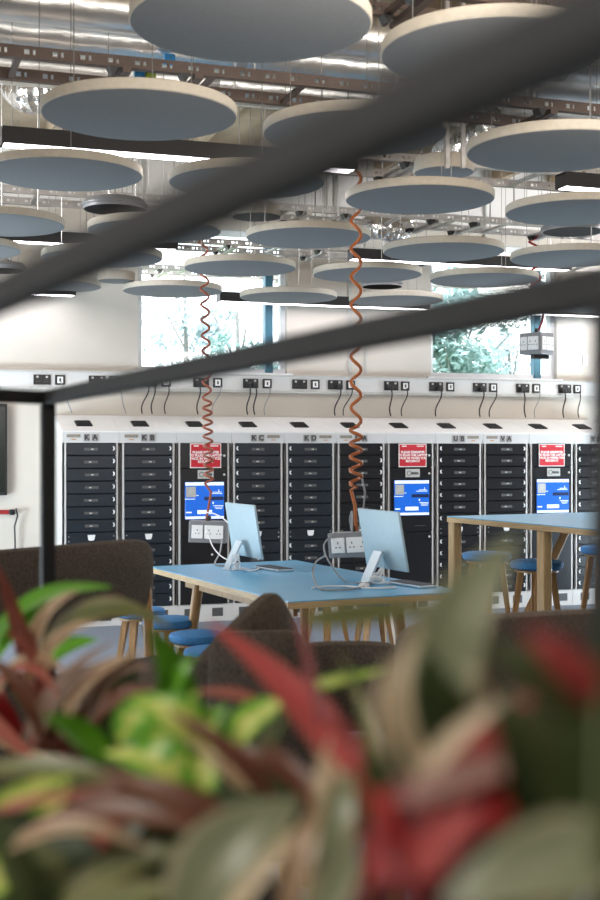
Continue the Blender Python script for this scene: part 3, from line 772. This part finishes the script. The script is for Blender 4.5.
obj('tail_lead', MB().tube([at(362,478,cordz2), at(365,492,cordz2), at(363,512,cordz2), at(358,532,cordz2)], .006, 6), 'cable_grey', t2, True)
def pod(center, w, h, dpt, rz, tilt, label, faces=(0,)):
    t = thing('power_pod', label, 'power socket', tuple(center), 0, 'grey hanging power pods', rot=(0,tilt,rz))
    obj('case', MB().box((0,0,0), (w,dpt,h), bev=.006, seg=2), 'pod_grey', t)
    for fr in faces:
        R = Matrix.Rotation(fr, 3, 'Z'); off = dpt/2 if abs(math.sin(fr)) < .5 else w/2
        span = w if abs(math.sin(fr)) < .5 else dpt
        for k, (cx, pw) in enumerate(((-span*.27, span*.30), (span*.17, span*.50))):
            if span < .2:
                if k == 0: continue
                cx, pw = 0, span*.72
            p = obj('socket_plate', MB().box(R@Vector((cx,-off-.004,0)), (pw,.010,h*.62), rot=R, bev=.003), 'latch_white', t, label='white socket plate')
            hb = MB()
            for j in ([0] if k == 0 and span >= .2 else [-1,1]):
                o_ = cx + j*pw*.25
                hb.box(R@Vector((o_,-off-.0095,.014)), (.006,.002,.012), rot=R).box(R@Vector((o_-.012,-off-.0095,-.012)), (.010,.002,.006), rot=R).box(R@Vector((o_+.012,-off-.0095,-.012)), (.010,.002,.006), rot=R)
            obj('pin_hole', hb, 'slot_grey', p)
    obj('cord_grip', MB().lathe([(.018,h/2-.004),(.018,h/2+.03),(.010,h/2+.04)], 14), 'black_plastic', t, True)
    return t
vr = -TH
pod(at(208.5,531.5,cordz1), .285, .165, .13, vr-.05, .03, 'grey hanging power pod on the rust cord, before the blue screen')
pod(at(354,544,cordz2), .27, .145, .16, vr-.32, -.07, 'grey hanging power pod on the orange cord, beside the second computer', faces=(0, math.pi/2))
pz = 10.2
_pd = pod(at(536.5,344,pz), .20, .175, .20, vr+.82, 0, 'grey four-sided power pod hanging before the second window', faces=(0, -math.pi/2, math.pi/2))
pq = at(537,344,pz)
t3 = thing('coiled_cord', 'short red coiled cord of the pod at the second window', 'cord', (0,0,0))
cq0 = at(534,225,pz); cq0.z = CAMH+TRH
obj('coil', MB().tube(coil_pts(cq0, at(536,300,pz), .04, [(1.,.12,1)]) + [Vector(at(544,308,pz)), Vector(at(542,322,pz)), Vector(at(537,334,pz))], .010, 7), 'cable_red', t3, True)
_pc = (obj('connector', MB().tube([at(536.5,351,pz),at(536.5,356,pz)], .045, 12).box(at(540,357,pz), (.14,.06,.03), bev=.006), 'black_plastic', _pd, label='black connector')); bpy.context.view_layer.update(); _pc.matrix_parent_inverse = _pd.matrix_world.inverted()
# cables from pods to computers
def cable(pts, r, m, label):
    P = [Vector(p) for p in pts]; out = []
    for k in range(len(P)-1):
        p0,p1,p2,p3 = P[max(k-1,0)],P[k],P[k+1],P[min(k+2,len(P)-1)]
        for j in range(8):
            f = j/8; out.append(.5*((2*p1)+(-p0+p2)*f+(2*p0-5*p1+4*p2-p3)*f*f+(-p0+3*p1-3*p2+p3)*f**3))
    out.append(P[-1])
    return tag(obj('cable', MB().tube(out, r, 6), m, None, True), label, 'cable')
zt = TH_T
def tab(px, z):                       # a point lying on the low table
    py = 450 + (CAMH-zt-.008)*F/z
    return at(px, py, z)
cable([at(199,512,9.4),at(215,514,9.2),at(230,525,8.6),at(237,545,8.0),tab(240,7.62)], .005, 'cable_white', 'white cable looping from the rust cord pod to the farther computer')
cable([at(206,527,9.3),at(212,545,9.0),at(221,556,8.4),at(232,562,8.1),tab(241,7.7)], .005, 'cable_white', 'white cable hanging low from the rust cord pod to the table')
cable([at(222,539,9.3),at(220,552,8.7),tab(215,8.05),tab(226,7.9)], .006, 'cable_grey', 'grey cable dropping onto the far end of the table')
cable([tab(245,7.62),tab(252,7.58),tab(258,7.7),tab(262,7.85),tab(275,7.8)], .006, 'cable_white', 'white cable curled behind the farther computer on the table')
cable([at(331,536,7.3),at(324,545,7.2),at(328,560,7.0),tab(345,6.95),tab(362,6.9)], .005, 'cable_grey', 'grey cable from the orange cord pod onto the table')
cable([at(325,556,7.1),at(316,562,7.0),at(313,574,6.85),tab(320,6.6),tab(338,6.55),tab(355,6.6),tab(368,6.75),tab(372,6.9)], .0055, 'cable_grey', 'grey cable loop lying on the table beside the second computer')
cable([tab(312,6.62),tab(325,6.7),tab(345,6.72),tab(360,6.65),tab(378,6.62),tab(396,6.66)], .006, 'cable_white', 'white cable laid along the table before the second computer')
cable([at(352,530,7.3),at(350,520,7.3),at(352,512,7.28),at(352,532,7.22)], .006, 'cable_grey', 'short grey cable loop on top of the orange cord pod')
random.seed(3)
bun = []
for k in range(26): 
    bun.append(at(375+random.uniform(-9,9), 0, 6.8+random.uniform(-.05,.05))); bun[-1].z = zt+.012+abs(random.gauss(0,.04))
cable(bun, .004, 'cable_white', 'tangled bundle of white cable at the stand of the second computer')
bun = []
for k in range(20):
    bun.append(at(236+random.uniform(-5,5), 0, 7.6+random.uniform(-.05,.05))); bun[-1].z = zt+.012+abs(random.gauss(0,.04))
cable(bun, .004, 'cable_white', 'tangled bundle of white cable at the stand of the farther computer')
q = tab(364,6.72); t = thing('mouse', 'small white mouse on the table beside the second computer', 'mouse', (q.x,q.y,zt), .6)
obj('shell', MB().lathe([(.01,0),(.030,.002),(.031,.012),(.022,.024),(.004,.029)], 20), 'cable_white', t, True)
obj('button_line', MB().box((0,-.012,.0275), (.002,.022,.004)), 'slot_grey', t)

# ------------------------------------------------------------------ upholstered seating
def slab_loops(w, h, th, bend, n=24, p=7., z0=0., topc=0.):
    loops = []
    for i in range(n+1):
        u = -1+2*i/n; u = math.copysign(1-(1-abs(u))**1.6, u)*.9995
        e = (1-abs(u)**p)**(1/p); x = u*w/2; y = bend*(u*u)
        lp = []
        for k in range(20):
            a = 2*math.pi*k/20; c_, s_ = math.cos(a), math.sin(a)
            f = (abs(c_)**4+abs(s_)**4)**(-.25)
            zz = s_*f*h/2
            lp.append(Vector((x, y+c_*f*th/2*max(e,.25), z0 + zz*e + (topc*(1-u*u) if s_ > 0 else 0))))
        loops.append(lp)
    return loops
def bench(loc, rz, W, ztop, bh, label, seat_h=.72, bend=-.05, m='chair_fabric', topc=0., depth=.46, name='padded_bench', legs=True):
    t = thing(name, label, 'seating', loc, rz)
    obj('backrest', MB().loft(slab_loops(W, bh, .075, bend, z0=ztop-bh/2, topc=topc)), m, t, True)
    obj('seat', MB().loft(slab_loops(W-.04, .10, depth, 0., z0=seat_h-.05, p=5)), m, t, True).location = (0,-depth/2-.06,0)
    for sx in (-1,1):
        obj('leg', MB().tube([(sx*(W/2-.035),.05,0),(sx*(W/2-.035),-.012,seat_h*.7),(sx*(W/2-.035),-.018+bend,ztop-bh*.55)], .02, 8, radii=[.016,.024,.018]), 'oak', t, True)
        obj('leg', MB().tube([(sx*(W/2-.06),-depth-.03,0),(sx*(W/2-.06),-depth-.02,seat_h-.06)], .02, 8, radii=[.016,.024]), 'oak', t, True)
    return t
# long bench back on the near side of the low table: runs from (0,553) to (153,540)
def place(pa, za, pb, zb): 
    a = at(pa,500,za); b = at(pb,500,zb)
    return a, b
a, b = at(-30,553,4.12), at(155,538,4.85)
mid = (a+b)/2; rz = math.atan2(b.y-a.y, b.x-a.x); W = math.hypot(b.x-a.x, b.y-a.y)
bench((mid.x,mid.y,0), rz, W, 1.142, .29, 'dark brown upholstered bench, its high back in front of the KA locker', bend=.03)
# armchair with peaked back, centre
a, b = at(212,600,3.25), at(304,600,3.55)
mid = (a+b)/2; rz = math.atan2(b.y-a.y, b.x-a.x)
t = thing('armchair', 'dark brown armchair with a peaked back, in front of the study table', 'seating', (mid.x,mid.y,0), rz)
zt1 = CAMH-(594-450)/F*3.4; W = math.hypot(b.x-a.x, b.y-a.y)
loops = []
for i in range(21):
    u = -1+2*i/20; x = u*W/2
    prof = max(.02, (1-abs(u-.25)**1.5 * (.62 if u > .25 else .38)))
    top_ = .78 + (zt1-.78)*prof
    lp = []
    for k in range(16):
        aa = 2*math.pi*k/16; c_, s_ = math.cos(aa), math.sin(aa); f = (abs(c_)**4+abs(s_)**4)**(-.25)
        zz = .72+(top_-.72)*(.5+.5*s_*f)
        lp.append(Vector((x, c_*f*.04*(1 if abs(u)<.95 else .6)+.05*u*u, zz)))
    loops.append(lp)
obj('backrest', MB().loft(loops), 'chair_fabric', t, True)
ztt = CAMH-(632-450)/F*3.1
_pan = obj('arm_panel', MB().loft(slab_loops(.25, ztt-.45, .07, .03, z0=(ztt+.45)/2)), 'chair_fabric', t, True)
_q = at(259,632,3.12); _l = Matrix.Rotation(-rz,3,'Z') @ (Vector((_q.x,_q.y,0))-Vector((mid.x,mid.y,0)))
_pan.location = (_l.x,_l.y,0); _pan.rotation_euler = (0,0,-TH-rz+.15)
obj('seat', MB().loft(slab_loops(.30, .12, .34, 0, z0=.66, p=5)), 'chair_fabric', t, True).location = (.0,-.10,0)
for sx in (-1,1):
    for yy in (.0,-.3): obj('leg', MB().tube([(sx*.12,yy,0),(sx*.10,yy,.62)], .018, 8), 'oak', t, True)
# low-backed seats and the long bench to the other side
a, b = at(296,640,4.2), at(402,640,4.2)
mid = (a+b)/2; rz = math.atan2(b.y-a.y, b.x-a.x); W = math.hypot(b.x-a.x, b.y-a.y)
bench((mid.x,mid.y,0), rz, W, CAMH-(641-450)/F*4.2, .30, 'brown upholstered seat between the armchair and the long padded bench', seat_h=.48, m='chair_fabric', name='padded_chair', depth=.36)
a, b = at(388,620,3.5), at(660,610,3.85)
mid = (a+b)/2; rz = math.atan2(b.y-a.y, b.x-a.x); W = math.hypot(b.x-a.x, b.y-a.y)
bench((mid.x,mid.y,0), rz, W, CAMH-(615-450)/F*3.6, .36, 'long grey-brown padded bench in front of the tall table', seat_h=.52, m='chair_fabric_pale')

# ------------------------------------------------------------------ black planter frame
def cam2(x, z): s, n = room(x, z); return Vector((s, n, 0))
PD = Vector((.38,-.925,0)).normalized()
P0 = cam2(-.484, 2.40)
dx = cam2(PD.x, PD.y); prz = math.atan2(dx.y, dx.x)
BARZ = CAMH+.10
pl = thing('planter_frame', 'black square-tube metal planter frame standing among the leaves before the seating', 'planter', (P0.x,P0.y,0), prz)
def loc(v):                            # room point -> planter local
    return Matrix.Rotation(-prz, 3, 'Z') @ (Vector(v)-Vector((P0.x,P0.y,0)))
def bar(p0, p1, name, w=.025):
    p0, p1 = Vector(p0), Vector(p1); d = (p1-p0); L = d.length
    R = d.to_track_quat('X','Z').to_matrix()
    obj(name, MB().box((p0+p1)/2, (L, w, w), rot=R, bev=.002), 'frame_black', pl)
LEN = 2.75
bar((-.0125,0,BARZ), (LEN,0,BARZ), 'top_rail')
n0 = loc(cam2(-.78,1.96)); n1 = loc(cam2(.30,-.155)); n0.z = n1.z = BARZ
bar(n0, n1, 'top_rail', .020)
bar((0,0,BARZ), (n0.x,n0.y,BARZ), 'end_rail'); bar((LEN,0,BARZ), (n1.x,n1.y,BARZ), 'end_rail')
TRZ = 1.06
for p in ((0,0),(1.78,0),(LEN,0),(n0.x,n0.y),(n1.x,n1.y)):
    obj('post', MB().box((p[0],p[1],(BARZ-.0125)/2), (.026,.026,BARZ-.0125), bev=.002), 'frame_black', pl)
# trough between the posts
x0, x1, y0, y1 = .03, LEN-.03, -.31, -.02
tm = MB().box(((x0+x1)/2,y1-.004,.55), (x1-x0,.008,1.02)).box(((x0+x1)/2,y0+.004,.55), (x1-x0,.008,1.02)).box((x0+.004,(y0+y1)/2,.55), (.008,y1-y0-.016,1.02)).box((x1-.004,(y0+y1)/2,.55), (.008,y1-y0-.016,1.02)).box(((x0+x1)/2,(y0+y1)/2,.045), (x1-x0,y1-y0,.01))
obj('trough', tm, 'frame_black', pl)
so = obj('soil', MB().box(((x0+x1)/2,(y0+y1)/2,1.0), (x1-x0-.02,y1-y0-.02,.06)), 'soil', pl)
SOIL = 1.03

# ------------------------------------------------------------------ plants
def leaf_mesh(P, w, m, fold=.25, nrm=None, tipf=1.0):
    P = [Vector(p) for p in P]
    n = 14; bm = bmesh.new(); uvl = bm.loops.layers.uv.new('UVMap')
    pts = []
    for i in range(n+1):
        f = i/n
        if len(P) == 2: pts.append(P[0].lerp(P[1], f))
        else:
            # quadratic through the middle point
            c = 2*P[1] - .5*(P[0]+P[2]); pts.append(P[0]*(1-f)**2 + c*2*f*(1-f) + P[2]*f*f)
    cam = Vector((0,0,CAMH)); rows = []
    for i, p in enumerate(pts):
        t = (pts[min(i+1,n)]-pts[max(i-1,0)]).normalized()
        vdir = (cam-p).normalized()
        nn = (vdir*.8 + Vector((0,0,.5))) if nrm is None else Vector(nrm)
        nn = (nn - t*nn.dot(t)).normalized(); sd = t.cross(nn)
        f = i/n
        ww = w*.5*(math.sin(math.pi*min(1, f**.75*1.0))**.8 if 0 < f < 1 else .02)
        ww = max(ww, w*.02)
        row = []
        for k in range(5):
            q = (k-2)/2
            row.append(bm.verts.new(p + sd*ww*q + nn*(abs(q)*ww*fold + .02*w*math.sin(f*9+q*3))))
        rows.append(row)
    for i in range(n):
        for k in range(4):
            fc = bm.faces.new((rows[i][k], rows[i][k+1], rows[i+1][k+1], rows[i+1][k])); fc.smooth = True
            for lp, (uu, vv) in zip(fc.loops, ((k/4,i/n),((k+1)/4,i/n),((k+1)/4,(i+1)/n),(k/4,(i+1)/n))): lp[uvl].uv = (uu, vv)
    me = bpy.data.meshes.new('leaf'); bm.to_mesh(me); bm.free(); me.materials.append(MATS[m])
    return me
def plant(crown_px, z, label, leaves, stem='plant_stem', name='leafy_plant'):
    """leaves: (material, width px, [(px,py,z), ...] base -> tip)"""
    c = at(crown_px, 0, z); c.z = SOIL-.005
    t = thing(name, label, 'plant', tuple(c), 0, 'mixed foliage plants in the planter')
    sm = MB(); base = Vector((0,0,0)); hub = Vector((0,0,.06))
    sm.tube([base, hub], .012, 8)
    for m, w, P in leaves:
        W3 = [at(*p) for p in P]
        L = [p-c for p in W3]
        wz = P[len(P)//2][2]
        obj('leaf', leaf_mesh(W3, w*wz/F, m), None, t).matrix_parent_inverse = Matrix.Translation(-c)
        b = L[0]; mid = hub.lerp(b, .5) + Vector((0,0,-.02))
        sm.tube([hub, mid, b], .004, 5, radii=[.006,.004,.003])
    obj('stem', sm, stem, t, True)
    return t
plant(45, 1.62, 'plant with pink and cream striped leaves beside the upright frame post', [
 ('leaf_green',34,[(-12,660,1.75),(30,606,1.65),(112,587,1.5)]),
 ('leaf_green',34,[(-30,690,1.75),(5,640,1.7),(60,600,1.62)]),
 ('leaf_green',26,[(30,680,1.7),(60,652,1.66),(98,640,1.62)]),
 ('leaf_pink',20,[(34,690,1.62),(18,630,1.55),(-4,562,1.48)]),
 ('leaf_pink',14,[(48,680,1.5),(28,640,1.45),(6,606,1.42)]),
 ('leaf_olive',30,[(36,668,1.5),(92,612,1.42),(172,628,1.36)]),
 ('leaf_redbrown',22,[(50,650,1.55),(88,612,1.5),(124,598,1.46)]),
 ('leaf_stripe',17,[(30,690,1.5),(40,625,1.45),(80,590,1.42)]),
 ('leaf_stripe',15,[(42,690,1.46),(56,640,1.42),(110,620,1.4)]),
 ('leaf_greypink',18,[(20,755,1.42),(55,690,1.36),(116,640,1.3)]),
 ('leaf_stripe',14,[(-15,715,1.45),(25,660,1.4),(76,684,1.34)]),
 ('leaf_pink',12,[(-10,690,1.42),(28,668,1.38),(60,700,1.34)]),
 ('leaf_greypink',17,[(35,748,1.4),(68,688,1.34),(130,655,1.3)]),
 ('leaf_stripe',16,[(62,735,1.36),(88,682,1.32),(150,650,1.28)]),
 ('leaf_greypink',20,[(85,735,1.36),(110,680,1.32),(152,668,1.28)]),
 ('leaf_redbrown',22,[(98,720,1.34),(122,697,1.3),(160,690,1.28)]),
 ('leaf_pink',15,[(-20,700,1.42),(6,735,1.36),(52,770,1.3)]),
 ('leaf_stripe',12,[(-10,730,1.4),(20,750,1.36),(70,760,1.3)]),
 ('leaf_redbrown',22,[(60,770,1.4),(30,700,1.38),(-15,655,1.4)]),
 ('leaf_redbrown',24,[(70,780,1.5),(85,720,1.48),(140,690,1.44)]),
 ('leaf_darkgreen',50,[(90,800,1.6),(60,730,1.6),(10,690,1.6)]),
 ('leaf_darkgreen',50,[(60,800,1.65),(110,720,1.6),(130,650,1.6)]),
 ('leaf_pink',14,[(48,700,1.4),(30,655,1.38),(4,632,1.36)]),
 ('leaf_deepred',22,[(20,770,1.45),(8,720,1.42),(-10,690,1.4)]),
], 'plant_stem_red', 'striped_foliage_plant')
plant(165, 1.02, 'plant with bright green and yellow mottled leaves, in front of the low stools', [
 ('leaf_green',44,[(178,735,1.1),(172,680,1.06),(148,628,1.02)]),
 ('leaf_green',26,[(160,735,1.1),(170,690,1.05),(196,655,1.05)]),
 ('leaf_variegated',52,[(222,760,.95),(182,722,.93),(130,700,.95)]),
 ('leaf_variegated',50,[(215,800,.94),(170,768,.92),(104,752,.95)]),
 ('leaf_variegated',46,[(150,800,.96),(160,742,.94),(200,690,.98)]),
 ('leaf_variegated',40,[(190,820,.92),(202,770,.92),(215,708,.95)]),
 ('leaf_variegated',36,[(120,745,1.0),(140,712,1.0),(175,700,1.0)]),
 ('leaf_green',36,[(112,760,1.05),(78,735,1.03),(42,716,1.0)]),
 ('leaf_variegated',34,[(215,770,.98),(245,728,.96),(302,692,.94)]),
 ('leaf_green',22,[(222,745,1.0),(250,712,1.0),(285,700,1.0)]),
 ('leaf_redbrown',20,[(285,820,.9),(228,752,.9),(168,712,.92)]),
 ('leaf_stripe',13,[(262,810,.88),(225,770,.88),(180,735,.9)]),
 ('leaf_redbrown',18,[(300,790,.92),(262,760,.92),(215,742,.94)]),
 ('leaf_pink',15,[(275,716,1.1),(240,696,1.1),(192,692,1.1)]),
 ('leaf_green',34,[(215,790,.9),(190,800,.88),(120,775,.86)]),
 ('leaf_variegated',15,[(300,690,1.0),(340,680,1.0),(392,668,1.0)]),
 ('leaf_green',48,[(220,830,.95),(195,760,.96),(228,705,.97)]),
 ('leaf_darkgreen',70,[(180,860,1.02),(120,790,1.05),(60,770,1.1)]),
 ('leaf_darkgreen',60,[(250,850,1.0),(255,790,1.02),(240,730,1.05)]),
], 'plant_stem', 'pothos_plant')
plant(345, .86, 'plant with long red strap leaves leaning before the armchair', [
 ('leaf_red',46,[(375,835,.78),(318,722,.84),(206,620,.95)]),
 ('leaf_red',38,[(395,860,.72),(348,775,.76),(298,690,.84)]),
 ('leaf_deepred',50,[(420,900,.66),(385,830,.68),(345,760,.72)]),
 ('leaf_redbrown',22,[(330,830,.8),(300,780,.82),(262,740,.84)]),
 ('leaf_cream',12,[(330,850,.72),(318,790,.72),(332,735,.74)]),
 ('leaf_stripe',30,[(345,860,.70),(340,800,.70),(322,750,.72)]),
 ('leaf_greygreen',40,[(320,890,.68),(335,820,.68),(352,770,.70)]),
 ('leaf_darkgreen',60,[(345,860,.9),(300,800,.95),(250,770,1.0)]),
 ('leaf_darkgreen',60,[(340,850,.95),(360,780,1.0),(380,720,1.05)]),
 ('leaf_olive',14,[(372,800,.8),(368,730,.82),(338,650,.86)]),
], 'plant_stem_red', 'red_cordyline')
plant(455, .60, 'rubber plant with large grey-green cream-edged leaves and red new growth', [
 ('leaf_greygreen',86,[(425,750,.60),(452,640,.58),(520,535,.55)]),
 ('leaf_olive',27,[(300,620,.85),(370,614,.85),(452,604,.85)]),
 ('leaf_cream',24,[(436,785,.52),(398,705,.52),(424,628,.53)]),
 ('leaf_cream',12,[(400,780,.54),(378,715,.54),(392,655,.55)]),
 ('leaf_creamedge',80,[(478,770,.60),(450,690,.60),(440,610,.60)]),
 ('leaf_darkgreen',60,[(470,760,.57),(440,712,.57),(428,650,.57)]),
 ('leaf_dustypink',34,[(400,800,.49),(470,775,.49),(552,752,.49)]),
 ('leaf_cream',22,[(415,790,.51),(455,738,.51),(520,690,.51)]),
 ('leaf_red',40,[(462,800,.52),(497,742,.52),(533,692,.52)]),
 ('leaf_red',26,[(440,790,.54),(470,745,.54),(505,715,.54)]),
 ('leaf_deepred',60,[(430,900,.50),(412,840,.49),(360,785,.52)]),
 ('leaf_deepred',100,[(370,880,.52),(450,815,.52),(565,800,.52)]),
 ('leaf_red',44,[(412,880,.46),(442,838,.46),(480,808,.46)]),
 ('leaf_deepred',50,[(560,850,.49),(530,800,.49),(500,770,.49)]),
 ('leaf_greygreen',92,[(630,850,.42),(545,866,.42),(440,905,.42)]),
 ('leaf_darkgreen',110,[(470,900,.58),(410,800,.6),(440,720,.62)]),
 ('leaf_darkgreen',120,[(520,930,.58),(520,850,.6),(480,760,.62)]),
], 'plant_stem_red', 'rubber_plant')
plant(590, .44, 'dark green leafy plant with a red leaf against the near frame post', [
 ('leaf_moss',46,[(615,790,.46),(560,700,.46),(462,636,.47)]),
 ('leaf_darkgreen',70,[(640,760,.45),(590,690,.45),(500,650,.46)]),
 ('leaf_moss',50,[(600,840,.46),(560,760,.46),(490,690,.47)]),
 ('leaf_deepred',44,[(610,720,.42),(565,664,.42),(525,630,.43)]),
 ('leaf_red',34,[(605,690,.41),(568,664,.41),(532,645,.41)]),
 ('leaf_darkgreen',90,[(560,880,.48),(545,790,.48),(490,710,.48)]),
 ('leaf_darkgreen',110,[(650,900,.44),(610,800,.44),(585,700,.45)]),
 ('leaf_darkgreen',70,[(640,740,.44),(632,680,.44),(606,600,.45)]),
], 'plant_stem', 'dark_foliage_plant')
plant(120, .86, 'low plant with olive, cream-edged and mottled leaves at the trough edge', [
 ('leaf_greygreen',96,[(190,935,.66),(228,860,.66),(300,800,.68)]),
 ('leaf_cream',20,[(215,930,.62),(262,870,.62),(318,815,.64)]),
 ('leaf_stripe',26,[(285,920,.60),(300,860,.60),(322,800,.62)]),
 ('leaf_variegated',44,[(-20,900,.84),(28,840,.84),(70,782,.84)]),
 ('leaf_variegated',30,[(-30,840,.86),(15,800,.88),(75,775,.9)]),
 ('leaf_olive',34,[(60,900,.8),(120,866,.78),(190,845,.78)]),
 ('leaf_redbrown',30,[(20,845,.80),(100,812,.78),(205,835,.76)]),
 ('leaf_redbrown',24,[(200,820,.80),(140,790,.80),(60,800,.82)]),
 ('leaf_olive',24,[(-30,775,.95),(55,768,.93),(140,790,.92)]),
 ('leaf_stripe',18,[(10,850,.78),(70,826,.77),(150,850,.76)]),
 ('leaf_pink',13,[(-10,812,.84),(40,800,.82),(100,790,.8)]),
 ('leaf_redbrown',36,[(250,850,.78),(185,805,.78),(95,770,.8)]),
 ('leaf_greygreen',44,[(310,930,.58),(338,880,.58),(352,835,.58)]),
 ('leaf_darkgreen',120,[(100,960,.8),(60,870,.82),(-20,810,.85)]),
 ('leaf_darkgreen',130,[(180,960,.82),(200,860,.84),(280,800,.86)]),
 ('leaf_darkgreen',100,[(130,930,.84),(120,850,.86),(100,790,.9)]),
 ('leaf_olive',40,[(40,935,.76),(110,905,.74),(190,885,.72)]),
 ('leaf_deepred',26,[(90,860,.83),(110,826,.83),(150,806,.83)]),
], 'plant_stem', 'trailing_foliage_plant')

# ------------------------------------------------------------------ light
w = bpy.data.worlds.new('sky'); bpy.context.scene.world = w; w.use_nodes = True
bg = w.node_tree.nodes['Background']; bg.inputs['Color'].default_value = (.86,.94,1.,1); bg.inputs['Strength'].default_value = 4.0
def area(name, locn, size, sizey, power, rot=(0,0,0), col=(1,1,1), portal=False):
    l = bpy.data.lights.new(name, 'AREA'); l.shape = 'RECTANGLE'; l.size = size; l.size_y = sizey; l.energy = power; l.color = col
    o = bpy.data.objects.new(name, l); COL.objects.link(o); o.location = locn; o.rotation_euler = rot
    if portal: l.cycles.is_portal = True
    return o
area('window_portal', ((w1a.x+w1b.x)/2, NW+.2, (WB+WT)/2), w1b.x-w1a.x, WT-WB, 1, (-math.pi/2,0,0), portal=True)
area('window_portal', ((w2a.x+w2b.x)/2, NW+.2, (WB+WT)/2), w2b.x-w2a.x, WT-WB, 1, (-math.pi/2,0,0), portal=True)
area('overhead_fill', (3.2, 4.2, 4.05), 5.0, 1.6, 30, (0,0,0), (1,.96,.92))  # added fill from above, out of view; not a fixture of the room
area('overhead_fill', (7.9, 8.0, 3.9), 1.6, 1.6, 170, Vector((-3.6,2.6,-.9)).to_track_quat('-Z','Y').to_euler(), (1,.96,.92))  # added fill aimed at the upper far wall, out of view
area('overhead_fill', (-1.6, 8.0, 3.9), 1.6, 1.6, 170, Vector((3.6,2.6,-.9)).to_track_quat('-Z','Y').to_euler(), (1,.97,.93))  # matching added wall fill from the other side
area('side_fill', (-4.2, 3.0, 2.0), 4.0, 2.0, 45, (0,math.radians(-90),0), (1,.97,.93))  # added side fill; the wall here has no window
area('duct_fill', (3.0, 2.2, 2.7), 5.0, 1.5, 170, (math.radians(180-35),0,0), (1,.95,.88))  # added unseen fill to brighten the ceiling and ducts

area('disc_fill', (-1.4, 9.1, .5), 1.2, 1.0, 150, (0,math.radians(-140),0), (.72,.88,1.))  # added unseen bluish fill for the undersides of the far discs
area('disc_fill', (8.3, 9.1, .5), 1.2, 1.0, 150, (0,math.radians(140),0), (.72,.88,1.))  # second added disc fill, opposite side, also out of view
area('planter_fill', (-1.3, .1, 2.7), .7, .7, 34, (math.radians(20),math.radians(-35),0), (1,.95,.88))  # added fill above the frame to brighten the plants

# ------------------------------------------------------------------ camera
cd = bpy.data.cameras.new('camera'); cam = bpy.data.objects.new('camera', cd); COL.objects.link(cam)
cam.location = (0,0,CAMH); cam.rotation_euler = (math.pi/2, 0, -TH)
cd.sensor_fit = 'VERTICAL'; cd.sensor_height = 36; cd.sensor_width = 24; cd.lens = 50
cd.clip_start = .02; cd.clip_end = 200
cd.dof.use_dof = True; cd.dof.focus_distance = 8.6; cd.dof.aperture_fstop = 3.6
sc = bpy.context.scene; sc.camera = cam
sc.view_settings.view_transform = 'Standard'; sc.view_settings.look = 'None'; sc.view_settings.exposure = 0.34; sc.view_settings.gamma = 1.
try:
    sc.cycles.use_denoising = True; sc.cycles.max_bounces = 10; sc.cycles.diffuse_bounces = 5; sc.cycles.transparent_max_bounces = 12
    sc.cycles.sample_clamp_indirect = 6.0; sc.cycles.caustics_reflective = False; sc.cycles.caustics_refractive = False
except Exception: pass
